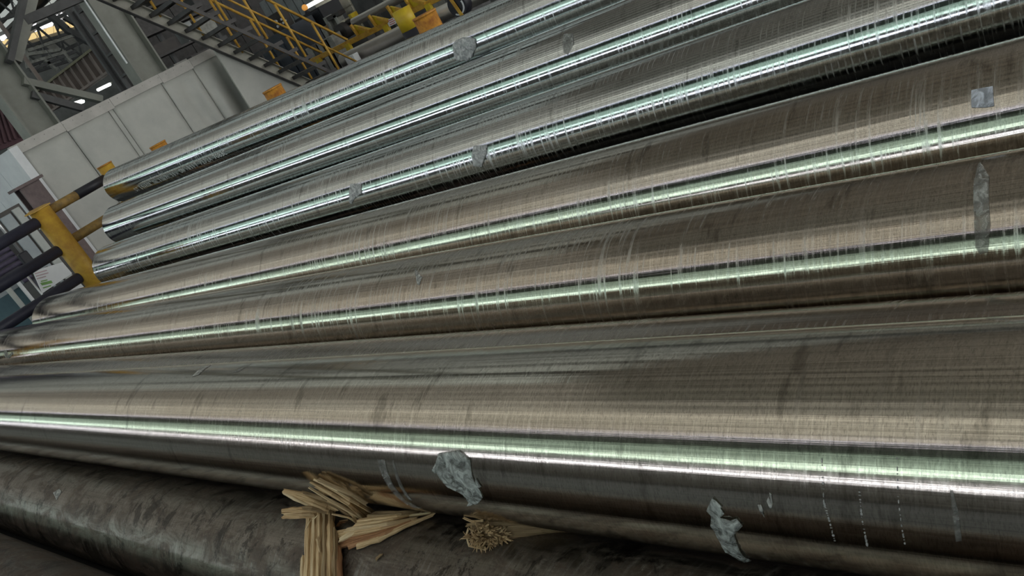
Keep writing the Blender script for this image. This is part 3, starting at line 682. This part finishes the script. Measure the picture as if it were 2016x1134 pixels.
# ---------------------------------------------------------------- yellow bollard beyond the pile
bc = onX(790, 42, 4.2)
t = thing('bollard', 'round yellow bollard with a black base band behind the top pipe', 'bollard', (4.2, 4.02, 0))
MB().tube((4.2, 4.02, 1.255), (4.2, 4.02, 1.40), .068, .068, 28).build('yellow_band', M['yellow2'], t, True)
MB().tube((4.2, 4.02, 0), (4.2, 4.02, 1.255), .068, .068, 28).build('black_band', M['black'], t, True)

# ---------------------------------------------------------------- pale booth
YB = 12.6; ZB = 2.1; XB0 = 4.72
t = thing('booth', 'long pale grey sheet metal booth behind the pipe ends', 'booth', (XB0, YB, 0))
def dented(x0, x1, z0, z1, seed, amp):
    nx, nz = 14, 18; vs = []; fs = []
    for i in range(nx + 1):
        for j in range(nz + 1):
            fx, fz = i / nx, j / nz; e = min(fx, 1 - fx, fz, 1 - fz) * 5; e = min(1, e)
            d = mn.noise(Vector((fx * 2.2 + seed, fz * 2.0, seed))) * amp * e
            vs.append((x0 + (x1 - x0) * fx, YB + d, z0 + (z1 - z0) * fz))
    for i in range(nx):
        for j in range(nz): k_ = i * (nz + 1) + j; fs.append((k_, k_ + 1, k_ + nz + 2, k_ + nz + 1))
    return MB().add(vs, fs)
xs = [4.82, 5.56, 6.28, 6.36, 7.32, 7.98, 8.62]
for i, (a, b) in enumerate(zip(xs, xs[1:])):
    o = dented(a + .006, b - .006, 0.02, ZB - .14, i * 3.3, 0.12 if 4 <= i <= 5 else 0.018).build('wall_panel', M['booth'], t, True)
    sm = o.modifiers.new('thickness', 'SOLIDIFY'); sm.thickness = 0.02; sm.offset = 0
    if i in (4, 5): o['label'] = 'dented wall panel'
MB().bb((XB0 + .02, YB + .16, 0), (8.62, YB + 2.3, ZB - .03)).build('carcass', M['col_dark'], t)
xt = [XB0, 5.55, 6.4, 7.35, 8.0, 8.62]
for i, (a, b) in enumerate(zip(xt, xt[1:])):
    MB().bb((a, YB - .03, ZB - .14 - (.02 if i % 2 else 0)), (b - .004, YB + .06, ZB)).build('top_trim', M['booth_trim'], t)
MB().bb((XB0 - .03, YB - .04, 0), (XB0 + .10, YB + .05, ZB - .02)).build('corner_trim', M['booth_white'], t, label='white corner trim')
for i in range(3):
    MB().bb((XB0 - .02, YB + .06 + i * .76, .9), (XB0 + .02, YB + .81 + i * .76, ZB - .02)).build('side_panel', M['booth_white'], t, label='side panel whitened for daylight')  # white colour stands in for daylight falling on the booth's side
rv = MB()
for i in range(24):
    rv.tube((XB0 + .2 + i * .16, YB - .034, ZB - .05), (XB0 + .2 + i * .16, YB - .028, ZB - .05), .007, .007, 6)
rv.build('rivets', M['machine_grey'], t, kind='stuff')
# brown short column by the booth corner
t = thing('steel_column', 'short brown H section column between the yellow post and the booth corner', 'column', (4.52, 12.35, 0))
MB().bb((4.36, 12.25, 0), (4.66, 12.28, 1.55)).build('flange', M['brown_steel'], t); MB().bb((4.36, 12.45, 0), (4.66, 12.48, 1.55)).build('flange', M['brown_steel'], t)
MB().bb((4.49, 12.28, 0), (4.53, 12.45, 1.55)).build('web', M['brown_steel'], t); MB().bb((4.30, 12.2, 1.55), (4.72, 12.52, 1.59)).build('top_plate', M['brown_steel'], t)

# ---------------------------------------------------------------- stair
YN_, YF_ = 11.4, 12.2
t = thing('stair', 'steep dark steel stair with yellow handrails beside the pale booth', 'stair', (10.4, 11.8, 0))
SL = (Vector((9.93, 0, .58)) - Vector((7.32, 0, 3.25))).normalized()
def st(s, Y, dz=0): b_ = Vector((10.5, Y, 0)) ; return Vector((10.5, Y, 0)) - SL * s + Vector((0, 0, dz))
top = 7.2
for Y, m in ((YF_, 'stringer'), (YN_, 'tread')):
    hh = .19 if m == 'stringer' else .06
    s_ = MB().bar(st(.12, Y, -.10), st(top, Y, -.10), hh, .012, (0, 1, 0)).build('stringer', M[m], t, label='grey stringer' if m == 'stringer' else 'dark stringer')
    if m == 'stringer':
        MB().bar(st(.12, Y - .03, .03), st(top, Y - .03, .03), .07, .012, (.7, 0, .7)).build('flange', M[m], s_)
        MB().bar(st(.12, Y - .03, -.24), st(top, Y - .03, -.24), .07, .012, (.7, 0, .7)).build('flange', M['tread'], s_)
MB().prism([(8.3, YF_ + .03, 0), (10.42, YF_ + .03, 0), (8.3, YF_ + .03, (10.5 - 8.3) * abs(SL.z / SL.x) - .12)], (0, .03, 0)).build('closing_panel', M['booth'], t, label='grey closing panel under the stringer')
n = 25
for i in range(1, n):
    p = st(i * top / n, 0)
    MB().bb((p.x - .11, YN_ + .02, p.z - .03), (p.x + .13, YF_ - .02, p.z + .03)).build('tread', M['tread'], t)
    if i % 2 == 0: MB().bb((p.x + .02, YN_ + .25, p.z - .03), (p.x + .10, YN_ + .5, p.z - .006)).build('tread_bracket', M['machine_grey'], t)
def on_slope(x): return (10.5 - x) * (-SL.z / SL.x) if SL.x else 0
zx = lambda x: (10.5 - x) * (abs(SL.z) / abs(SL.x))
for Y in (YF_, YN_):
    for x in (7.75, 8.25, 8.75, 9.27, 9.78):
        MB().tube((x, Y, zx(x)), (x - .02, Y, zx(x) + .96), .022, .022, 12).build('rail_post', M['rail_yellow'], t, True)
    MB().tube((6.7, Y, zx(6.7) + .96), (10.3, Y, zx(10.3) + .96), .024, .024, 12).build('handrail', M['rail_yellow'], t, True)
    MB().tube((6.7, Y, zx(6.7) + .50), (10.3, Y, zx(10.3) + .50), .018, .018, 12).build('mid_rail', M['rail_yellow'], t, True)

# ---------------------------------------------------------------- columns and bracing of the shed
def h_col(name, x, y, wf, dp, label, ztop=ZR):
    t = thing(name, label, 'column', (x, y, 0))
    MB().bb((x - wf / 2, y - dp / 2, .03), (x - wf / 2 + .035, y + dp / 2, ztop)).build('flange', M['col'], t)
    MB().bb((x + wf / 2 - .035, y - dp / 2, .03), (x + wf / 2, y + dp / 2, ztop)).build('flange', M['col'], t)
    MB().bb((x - wf / 2 + .035, y - .02, .03), (x + wf / 2 - .035, y + .02, ztop)).build('web', M['col'], t)
    MB().bb((x - wf / 2 - .06, y - dp / 2 - .06, 0), (x + wf / 2 + .06, y + dp / 2 + .06, .03)).build('base_plate', M['col'], t)
    return t
t = h_col('roof_column', 8.78, 15.3, .62, .36, 'broad grey green roof column rising behind the booth, left of the stair')
MB().tube((8.40, 15.09, 2.62), (8.40, 15.09, 7.0), .018, .018).build('white_conduit', M['galv'], t, label='white conduit')
t2 = h_col('roof_column', 6.38, 15.3, .58, .36, 'grey green roof column at the left edge with braces meeting it')
def brace(a, b, w_, m, par, Y=15.3): return MB().bar(onY(*a, Y), onY(*b, Y), .14, w_, (0, 1, 0)).build('brace', M[m], par)
MB().bar(onY(18, 122, 15.1), onY(52, -30, 15.1), .2, .10, (1, 0, 0)).build('brace', M['col_dark'], t2)
MB().bar(onY(30, 122, 15.25), onY(70, -30, 15.25), .2, .16, (1, 0, 0)).build('brace', M['col'], t2)
MB().bar(onY(48, 42, 15.2), onY(165, -8, 15.2), .16, .12, (0, 1, 0)).build('brace', M['col_dark'], t2)
MB().bar(onY(45, 160, 15.2), onY(200, 196, 15.2), .12, .14, (0, 1, 0)).build('brace', M['col'], t2)
MB().bar(onY(62, 186, 15.2), onY(165, 214, 15.2), .12, .10, (0, 1, 0)).build('brace', M['col_dark'], t2)

# ---------------------------------------------------------------- far interior: crane girders, lamps, trusses
def girder(name, label, a_top, b_top, a_bot, X, nst):
    p, q, r_ = onX(*a_top, X), onX(*b_top, X), onX(*a_bot, X)
    y0, y1 = sorted((p.y, q.y)); zt = (p.z + q.z) / 2; zb = r_.z
    t = thing(name, label, 'girder', (X, (y0 + y1) / 2, zb))
    MB().bb((X, y0, zb), (X + .05, y1, zt)).build('web_plate', M['girder'], t)
    MB().bb((X - .2, y0, zt), (X + .25, y1, zt + .08)).build('top_flange', M['girder_trim'], t); MB().bb((X - .2, y0, zb - .08), (X + .25, y1, zb)).build('bottom_flange', M['girder'], t)
    for i in range(nst + 1):
        y = y0 + (y1 - y0 - .05) * i / nst
        MB().bb((X - .18, y, zb), (X, y + .05, zt)).build('stiffener', M['girder'], t)
    for y in (y0 + .3, y1 - .3): MB().bb((X + .05, y - .06, zb), (X + .17, y + .06, ZR)).build('hanger', M['girder'], t)
    return y0, y1, zb, zt
girder('crane_girder', 'brown ribbed crane girder seen between the two grey columns', (211, 80), (80, 178), (241, 120), 15.0, 11)
girder('crane_girder', 'brown ribbed crane girder piece right of the broad column', (318, 18), (258, 44), (336, 51), 16.5, 4)
def lamp(a, b, X, r_, label):
    p, q = onX(*a, X), onX(*b, X); t = thing('tube_lamp', label, 'lamp', p)
    MB().tube(p, q, r_, r_, 10).build('tube', M['tube_light'], t, True); d = Vector((.06, 0, .02))
    mm = (p + q) / 2; MB().tube((mm.x + .09 + r_, mm.y, mm.z + .05), (mm.x + .09 + r_, mm.y, ZR - .182), .012, .012, 6).build('suspension_rod', M['col_dark'], t)
    MB().bar(p + d * 1.5 + Vector((r_ , 0, 0)), q + d * 1.5 + Vector((r_, 0, 0)), .12, .05).build('housing', M['machine_grey'], t)
lamp((286, 84), (335, 51), 16.0, .022, 'upper of two thin lit tubes right of the broad column')
lamp((290, 92), (343, 57), 16.0, .018, 'lower of two thin lit tubes right of the broad column')
lamp((302, 111), (338, 92), 16.0, .07, 'thick bright lamp just above the booth roof, right of the broad column')
lamp((226, 161), (258, 146), 15.6, .05, 'bright lamp just above the booth roof, left of the broad column')
lamp((193, 177), (216, 166), 15.6, .06, 'wide bright lamp above the booth roof under the ribbed girder')
lamp((605, 13), (640, -6), 14.1, .05, 'bright tube lamp behind the orange beacon')
lamp((148, 204), (163, 199), 15.6, .08, 'short bright lamp beside the left brace above the booth')
lamp((14, 267), (31, 258), 15.2, .02, 'thin lit tube by the maroon sheeting at the left edge')
# trusses crossing the far glazing
def truss(Y, a, b, hpx, n_, label, m='col_dark', w_=.16):
    t = thing('roof_truss', label, 'truss', onY(*a, Y)); A, B = onY(*a, Y), onY(*b, Y); up = Vector((0, 0, hpx))
    MB().bar(A, B, w_, w_).build('bottom_chord', M[m], t); MB().bar(A + up, B + up, w_, w_).build('top_chord', M[m], t)
    for i in range(n_):
        p, q = A.lerp(B, i / n_), A.lerp(B, (i + 1) / n_)
        if i % 2: p, q = p + up, q
        else: q = q + up
        MB().bar(p, q, w_ * .6, w_ * .6).build('web_member', M[m], t)
truss(52, (40, 96), (215, 40), -1.5, 10, 'dark roof truss below the yellow glazing at the far end')
truss(46, (60, 130), (205, 62), 1.6, 9, 'second dark truss lower down at the far end', 'col_dark')
truss(50, (0, 40), (60, 20), 1.2, 4, 'short dark truss in the upper left corner')
def strut(a, b, Y, w_, m, par): MB().bar(onY(*a, Y), onY(*b, Y), w_, w_).build('strut', M[m], par)
t = thing('far_framework', 'tangle of dark far struts under the glazing at upper left', 'framework', onY(120, 110, 44))
for a, b, w_, m in (((96, 28), (132, 58), .30, 'col_dark'), ((130, 58), (185, 88), .30, 'col_dark'), ((126, 34), (160, 54), .22, 'col_dark'), ((108, 42), (114, 58), .14, 'col_dark'), ((50, 108), (120, 98), .16, 'machine_grey'),
                    ((120, 98), (140, 122), .16, 'machine_grey'), ((55, 100), (150, 68), .14, 'machine_grey'), ((58, 124), (130, 102), .14, 'machine_grey'), ((50, 100), (56, 135), .18, 'machine_grey'), ((60, 140), (150, 100), .14, 'col_dark'),
                    ((88, 118), (112, 138), .14, 'machine_grey'), ((175, 60), (205, 90), .16, 'col_dark'), ((165, 20), (210, 85), .14, 'col_dark'), ((230, 80), (205, 60), .1, 'machine_grey')):
    strut(a, b, 44, w_, m, t)
t = thing('far_sheet_wall', 'maroon ribbed sheeting at the left edge above the booth side', 'partition', onY(20, 240, 22))
p = [onY(a, b, 22) for a, b in ((-30, 190), (22, 200), (70, 268), (-10, 300))]
MB().prism(p, (0, .1, 0)).build('sheet', M['maroon'], t)
for i in range(7):
    f = i / 6; a, b = lerp((-20, 195), (24, 205), f), lerp((0, 285), (60, 262), f); MB().bar(onY(*a, 21.95), onY(*b, 21.95), .05, .05).build('rib', M['maroon'], t)
t = thing('equipment_rack', 'dark equipment rack with grey boxes seen between the stair treads', 'rack', (11.0, 17.5, 0))
rnd = random.Random(11)
for i in range(8):
    z = .6 + i * .5; MB().bb((9.6, 17.3, z), (12.5, 17.8, z + .05)).build('shelf', M['tread'], t)
    x = 9.7 + rnd.random() * .3
    while x < 12.0:
        w_ = .25 + rnd.random() * .4; h_ = .2 + rnd.random() * .2
        if rnd.random() < .7: MB().bb((x, 17.32, z + .05), (x + w_, 17.7, z + .05 + h_)).build('grey_box', M[rnd.choice(['machine_grey', 'col_dark', 'ribbed', 'tread', 'dark_rubber'])], t)
        x += w_ + .1 + rnd.random() * .3
for x in (9.6, 11.0, 12.42): MB().bb((x, 17.8, 0), (x + .08, 17.88, 4.7)).build('upright', M['col_dark'], t)
t = thing('dark_partition', 'dark panelled partition behind the stair', 'partition', (14.2, 20.6, 0))
for i in range(9):
    MB().bb((11.0 + i * .8, 20.5, 0), (11.0 + i * .8 + .78, 20.6, 4.6)).build('partition_panel', M['tread'], t)
MB().bb((10.9, 20.6, 0), (18.3, 20.7, 4.7)).build('frame', M['col_dark'], t)

# ---------------------------------------------------------------- machines beyond the pile
XM = 13.4
def quadX(px, X, d, mat, parent, name): return MB().prism([onX(a, b, X) for a, b in px], (d, 0, 0)).build(name, mat, parent)
a = onX(581, 38, XM); b = onX(630, 13, XM); c = onX(648, 53, XM)
t = thing('control_cabinet', 'dark navy machine cabinet under the orange beacon', 'cabinet', (XM, (a.y + b.y) / 2, 0))
y0, y1 = c.y, onX(578, 40, XM).y; z0, z1 = .85, (a.z + b.z) / 2
MB().bb((XM, y0, 0), (XM + .7, y1, z1)).build('body', M['navy'], t, bevel=.01)
MB().bb((XM - .015, y0 + .04, z0), (XM, y1 - .04, z1 - .04)).build('door', M['navy'], t, bevel=.004)
hp = onX(605, 44, XM - .02); MB().box(hp, (.03, .10, .04)).build('handle', M['machine_grey'], t)
MB().bb((XM - .03, y0 - .02, z0 - .09), (XM, y1 - .3, z0 - .05)).build('sill', M['navy2'], t)
t = thing('beacon', 'round orange warning beacon on top of the navy cabinet', 'beacon', onX(600, 21, XM + .1))
bp = onX(600, 15, XM + .1); zc = z1
MB().tube((bp.x, bp.y, zc), (bp.x, bp.y, bp.z - .05), .07, .03, 16).build('stem', M['black'], t, True)
s_ = MB()
for i in range(8):
    a0, a1 = math.pi * i / 8 - math.pi / 2, math.pi * (i + 1) / 8 - math.pi / 2
    s_.tube(bp + Vector((0, 0, .075 * math.sin(a0))), bp + Vector((0, 0, .075 * math.sin(a1))), max(.004, .075 * math.cos(a0)), max(.004, .075 * math.cos(a1)), 16, False)
s_.build('lamp_dome', M['beacon_glow'], t, True)
# slate machine body in front of it, behind the rails
t = thing('machine_bed', 'slate blue machine bed behind the yellow rails', 'machine', (12.6, 14.5, 0))
p0 = onX(614, 118, 12.6); p1 = onX(545, 60, 12.6)
MB().bb((12.6, p0.y, 0), (13.3, p1.y + .6, p1.z - .05)).build('body', M['navy2'], t, bevel=.02)
for i in range(4): MB().bb((12.57, p0.y + .1 + i * .5, .3), (12.6, p0.y + .5 + i * .5, p1.z - .2)).build('side_plate', M['navy2'], t)
# bright fittings between rails
t = thing('valve_block', 'cluster of shiny fittings between the yellow handrails', 'fittings', onX(548, 42, 13.6))
for x, y, r_ in ((545, 42, .05), (549, 51, .035), (556, 37, .03), (560, 44, .03), (563, 40, .03), (553, 47, .025)):
    q = onX(x, y, 13.6); MB().tube(q - Vector((.05, 0, 0)), q, r_, r_ * .7, 10).build('fitting', M['booth_white'], t, True)
q = onX(552, 44, 13.75); MB().box(q, (.2, .7, .5)).build('manifold', M['dark_rubber'], t); MB().bb((q.x - .06, q.y - .06, 0), (q.x + .06, q.y + .06, q.z - .25)).build('stand', M['col_dark'], t)
# ribbed sheet and stained concrete wall behind
t = thing('ribbed_screen', 'grey ribbed sheet screen behind the orange beacon', 'partition', (15.2, 18, 0))
for i in range(14):
    y = 14.6 + i * .34; MB().bb((15.2, y, 0), (15.26 + (.03 if i % 2 else 0), y + .30, 2.9)).build('rib_panel', M['ribbed'], t)
MB().bb((15.3, 14.6, 0), (15.36, 19.4, 2.9)).build('backing', M['col_dark'], t)
t = thing('concrete_wall', 'stained pale concrete wall behind the machines', 'partition', (14.4, 13, 0))
ya, yb = onX(690, 0, 14.4).y, onX(636, 40, 14.4).y
MB().bb((14.4, ya, 0), (14.6, yb, 2.9)).build('slab', M['tan'], t)
for i in range(5): MB().bb((14.38, ya + .05, 1.15 + i * .14), (14.4, yb - .1, 1.15 + i * .14 + .11)).build('course', M['tan'], t)
t = thing('far_wall_machine', 'dark green black machine casing above the far pipe', 'machine', (13.2, 9.5, 0))
ya, yb = onX(900, -40, 13.2).y, onX(700, 22, 13.2).y
MB().bb((13.2, ya, 0), (13.9, yb, 2.0)).build('casing', M['col_dark'], t, bevel=.02)
for i in range(7):
    y = yb - .35 - i * .62; MB().bb((13.14, y - .35, .6), (13.2, y, 1.75)).build('casing_rib', M['machine_grey' if i % 2 else 'col_dark'], t)
# drive unit: motor with flanges left of the far pipes
t = thing('drive_unit', 'grey drive unit with a round dark motor, left of the far pipes', 'machine', onX(672, 60, 12.6))
q = onX(674, 62, 12.3); ax_ = Vector((0, 1, 0))
MB().tube(q + Vector((-.05, 0, 0)), q + Vector((.35, 0, 0)), .17, .17, 24).build('motor', M['dark_rubber'], t, True)
for x, y, sx, sy, sz, m in ((652, 46, .2, .12, .34, 'machine_grey'), (660, 30, .2, .5, .10, 'dark_rubber'), (684, 46, .2, .16, .20, 'tan'), (668, 36, .2, .10, .22, 'machine_grey'), (646, 62, .2, .14, .26, 'machine_grey'),
                            (690, 40, .2, .3, .08, 'dark_rubber'), (698, 34, .2, .10, .20, 'yellow2'), (655, 56, .2, .08, .26, 'orange'), (664, 78, .2, .7, .16, 'col_dark')):
    MB().box(onX(x, y, 12.5), (sx, sy, sz)).build('housing', M[m], t, bevel=.01)
MB().bb((12.3, q.y - .6, 0), (12.9, q.y + .7, q.z - .25)).build('plinth', M['col_dark'], t)
t = thing('low_machine', 'grey ribbed machine base under the yellow handrails', 'machine', onX(625, 100, 12.2))
for i, (x, y, m) in enumerate(((612, 104, 'machine_grey'), (622, 98, 'col_dark'), (632, 94, 'machine_grey'), (642, 90, 'dark_rubber'), (650, 84, 'machine_grey'))):
    q = onX(x, y, 11.9); MB().bb((11.9, q.y - .12, 0), (12.2, q.y + .12, q.z + .12)).build('base_block', M[m], t, bevel=.01)

# far pipes on their yellow stops
XP = 11.3
t = thing('pipe_conveyor', 'yellow conveyor beam with triangular stops, behind the top pipe', 'conveyor', (XP, 11, 0))
pa, pb = onX(610, 122, XP), onX(900, -16, XP); zb_ = (onX(671, 89, XP).z + onX(797, 33, XP).z) / 2
MB().bb((XP, pb.y, zb_ - .05), (XP + .1, pa.y, zb_ + .05)).build('beam', M['yellow'], t, bevel=.006)
for x, y in ((703, 72), (739, 55), (775, 38), (809, 22)):
    q = onX(x, y, XP)
    w0 = .40; hh_ = .20
    MB().prism([(XP + .02, q.y, zb_ + .05), (XP + .02, q.y, zb_ + hh_ + .05), (XP + .02, q.y - .03, zb_ + hh_ + .05), (XP + .02, q.y - w0, zb_ + .05)], (.05, 0, 0)).build('stop_plate', M['yellow2'], t)
    MB().bar((XP - .02, q.y - .06, zb_ + .05), (XP - .02, q.y - .02, zb_ + hh_ + .08), .05, .04).build('stop_edge', M['yellow'], t)
    MB().bar((XP - .03, q.y - .42, zb_ + .03), (XP - .03, q.y - .20, zb_ + .17), .05, .05).build('gusset', M['yellow'], t)
for x, y in ((684, 92), (757, 52), (841, 12), (625, 118)):
    q = onX(x, y, XP - .05); MB().bb((XP - .06, q.y - .06, zb_ - .16), (XP + .02, q.y + .06, zb_ + .0)).build('bracket', M['yellow2'], t)
for y in (pb.y + .3, (pa.y + pb.y) / 2, pa.y - .3): MB().bb((XP + .01, y - .05, 0), (XP + .09, y + .05, zb_ - .05)).build('leg', M['col_dark'], t)
def farpipe(a, b, X, r_, label, y_end):
    p, q = onX(*a, X), onX(*b, X); z = (p.z + q.z) / 2
    t = MB().tube((X, y_end, z), (X, p.y, z), r_, r_, 40).build('steel_pipe', M['bright_steel'], None, True); tag(t, label, 'pipe', 'far bright pipes'); return z, p.y
z_, yy = farpipe((676, 118), (800, 62), 10.9, .13, 'bright far pipe passing just above the top pipe, in front of the yellow stops', 5.0)
t = thing('pipe_support', 'low dark support under the lower far pipe', 'support', (10.9, 9, 0))
for y in (7.2, 9.4, yy - .4): MB().bb((10.8, y - .06, 0), (11.0, y + .06, z_ - .128)).build('support_leg', M['col_dark'], t)
z_, yy = farpipe((694, 40), (800, -4), 11.75, .085, 'thin bright far pipe resting behind the yellow triangular stops', 5.5)
t = thing('pipe_support', 'dark support under the upper far pipe', 'support', (11.75, 9.6, 0))
for y in (7.4, 9.8, yy - .5): MB().bb((11.68, y - .05, 0), (11.82, y + .05, z_ - .083)).build('support_leg', M['col_dark'], t)
q = onX(905, 8, 9.6)
t = thing('roller', 'black and white roller wheel with a yellow strap above the top pipe', 'roller', (9.6, q.y, 0))
MB().tube(q + Vector((-.08, 0, 0)), q + Vector((.08, 0, 0)), .17, .17, 28).build('wheel', M['black'], t, True)
s_ = MB(); 
for i in range(9):
    a0, a1 = math.pi * (.9 + i * .09), math.pi * (.9 + (i + 1) * .09); s_.bar(q + Vector((-.085, .13 * math.cos(a0), .13 * math.sin(a0))), q + Vector((-.085, .13 * math.cos(a1), .13 * math.sin(a1))), .02, .02, (1, 0, 0))
s_.build('white_rim', M['booth_white'], t)
MB().bar(q + Vector((-.10, .05, .2)), q + Vector((-.10, -.04, -.2)), .02, .05, (0, 1, 0)).build('strap', M['yellow'], t)
MB().bb((9.55, q.y - .05, 0), (9.65, q.y + .05, q.z - .15)).build('stand', M['col_dark'], t)
q = onX(689, 116, 10.6)
t = thing('small_cabinet', 'small pale cabinet peeping over the top pipe at the rail foot', 'cabinet', (10.6, q.y, 0))
MB().bb((10.6, q.y - .12, 0), (10.75, q.y + .14, q.z + .05)).build('body', M['board'], t, bevel=.008)
MB().bb((10.59, q.y - .09, .1), (10.6, q.y + .11, q.z + .02)).build('door', M['board'], t)
q = onX(771, 43, XP - .02)
t = thing('warning_plate', 'small red and white warning plate beside the yellow bollard', 'sign', q)
MB().box(q, (.01, .22, .12)).build('plate', M['board'], t)
M['red'] = simple('red print', (.55, .10, .08), None, .6, bump=0)
for i in range(3): MB().box(q + Vector((-.007, -.02 * (i % 2), .036 - i * .036)), (.004, .15, .014)).build('red_line', M['red'], t)
MB().bb((q.x - .004, q.y - .02, min(q.z, zb_) - .03), (q.x + .02, q.y + .02, max(q.z, zb_) - .03)).build('bracket', M['col_dark'], t)

# ---------------------------------------------------------------- clutter left of the guard post
YC = 10.4
t = thing('panel_cabinet', 'grey panelled cabinet behind the upper dark rails', 'cabinet', onY(60, 470, YC) * 1 - Vector((0, 0, onY(60, 470, YC).z)))
zt = onY(30, 410, YC).z
xa = onY(51, 450, YC).x; xb = onY(62, 443, YC).x; xc = onY(27, 465, YC).x; xd = onY(48, 453, YC).x
MB().bb((xa, YC, 0), (xb + .02, YC + .3, zt)).build('panel', M['panel_grey'], t, bevel=.006)
MB().bb((xc, YC + .01, 0), (xd, YC + .3, zt - .02)).build('panel', M['panel_blue'], t, bevel=.006)
MB().bb((xc - .03, YC + .03, 0), (xb + .05, YC + .28, zt + .03)).build('carcass', M['dark_rubber'], t)
YK = 9.6
t = thing('conduit', 'shiny vertical conduit with a black junction, between the dark rails', 'conduit', onY(30, 484, YK) - Vector((0, 0, onY(30, 484, YK).z)))
a, b = onY(0, 443, YK), onY(43, 500, YK); x_ = (a.x + b.x) / 2
MB().tube((x_, YK, b.z), (x_, YK, a.z + .3), .016, .016, 12).build('tube', M['galv'], t, True)
q = onY(50, 508, YK); MB().box(q, (.10, .08, .14)).build('junction_box', M['black'], t, bevel=.01); MB().tube((x_, YK, 0), (x_, YK, b.z), .012, .012, 8).build('lower_tube', M['black'], t, True)
for i in range(3): MB().tube(q + Vector((-.05 + i * .04, -.05, -.07)), q + Vector((-.05 + i * .04, -.05, -.11)), .01, .01, 8).build('stud', M['galv'], t, True)
# stacked rods
ORD = ['topmost', 'second', 'third', 'fourth', 'middle, fifth from top', 'sixth', 'seventh', 'eighth', 'lowest']
for i in range(9):
    q = onY(-12 + i * 4.2, 478 + i * 11, 12.0)
    o = MB().tube((q.x - 2.0, 12.0 - .02 * i, q.z), (q.x + .42 + .02 * i, 12.0 - .02 * i, q.z), .034, .034, 12).build('steel_rod', M['rod'], None, True)
    tag(o, ORD[i] + ' purple grey steel rod in the stack at the left edge', 'rod', 'steel rods stacked at the left edge')
q0 = onY(-12, 478, 12.0)
t = thing('rod_rack', 'dark rack holding the purple grey rods at the left edge', 'rack', (q0.x - .8, 12.2, 0))
MB().bb((q0.x - .9, 12.06, 0), (q0.x - .8, 12.14, q0.z + .1)).build('upright', M['navy_bar'], t); MB().bb((q0.x + .1, 12.06, 0), (q0.x + .2, 12.14, q0.z + .1)).build('upright', M['navy_bar'], t)
# notice boards
YS = 9.0
def board_(px, Y, label, prints):
    pts = [onY(a, b, Y) for a, b in px]; cx_ = sum((p for p in pts), Vector()) / len(pts)
    t = thing('notice_board', label, 'board', (cx_.x, Y, 0))
    MB().prism(pts, (0, .02, 0)).build('sheet', M['board'], t)
    MB().bb((cx_.x - .02, Y + .02, 0), (cx_.x + .02, Y + .06, cx_.z + .1)).build('stand', M['col_dark'], t)
    for q, m in prints: MB().prism([onY(a, b, Y - .004) for a, b in q], (0, .003, 0)).build('print', M[m], t)
board_([(65, 534), (123, 516), (142, 538), (84, 577)], YS, 'white notice board with a green block and pale pink lines, under the middle rail',
       [([(79, 557), (101, 552), (104, 557), (83, 562)], 'print_green'), ([(80, 553), (93, 550), (94, 552), (81, 555)], 'print_green'), ([(68, 538), (92, 531), (93, 533), (69, 540)], 'print_pink'), ([(70, 543), (95, 536), (96, 538), (71, 545)], 'print_pink'),
        ([(72, 548), (90, 543), (91, 545), (73, 550)], 'print_pink'), ([(84, 566), (100, 561), (101, 563), (86, 568)], 'print_green')])
board_([(112, 588), (153, 552), (170, 570), (140, 586)], YS - .15, 'plain pale board below the lowest rail, left of a pipe end', [])
YT = 10.2
for i, (a, b, r_, m, lab) in enumerate((((32, 552), (64, 590), .022, 'booth_white', 'thin white upright stick at the left edge, right of its pair'), ((14, 568), (46, 603), .03, 'panel_grey', 'thicker pale upright stick at the left edge, left of its pair'),
                                        ((57, 540), (77, 580), .012, 'galv', 'slim grey rod beside the notice board'))):
    p, q = onY(*a, YT), onY(*b, YT); x_ = (p.x + q.x) / 2
    t = thing('upright_stick', lab, 'stick', (x_, YT, 0)); MB().tube((x_, YT, 0), (x_, YT, p.z), r_, r_, 12).build('shaft', M[m], t, True)
t = thing('teal_skip', 'teal sheet metal bin at the left edge below the dark rails', 'bin', onY(10, 590, 11) - Vector((0, 0, onY(10, 590, 11).z)))
p, q = onY(-60, 600, 11), onY(44, 560, 11)
MB().bb((p.x, 11, 0), (q.x, 11.05, q.z)).build('front', M['teal'], t); MB().bb((p.x, 11.05, 0), (p.x + .05, 11.8, q.z)).build('side', M['teal'], t); MB().bb((q.x - .05, 11.05, 0), (q.x, 11.8, q.z)).build('side', M['teal'], t)
MB().bb((p.x, 11.8, 0), (q.x, 11.85, q.z)).build('back', M['teal'], t); MB().bb((p.x - .02, 10.97, q.z), (q.x + .02, 11.0, q.z + .05)).build('rim', M['panel_blue'], t)
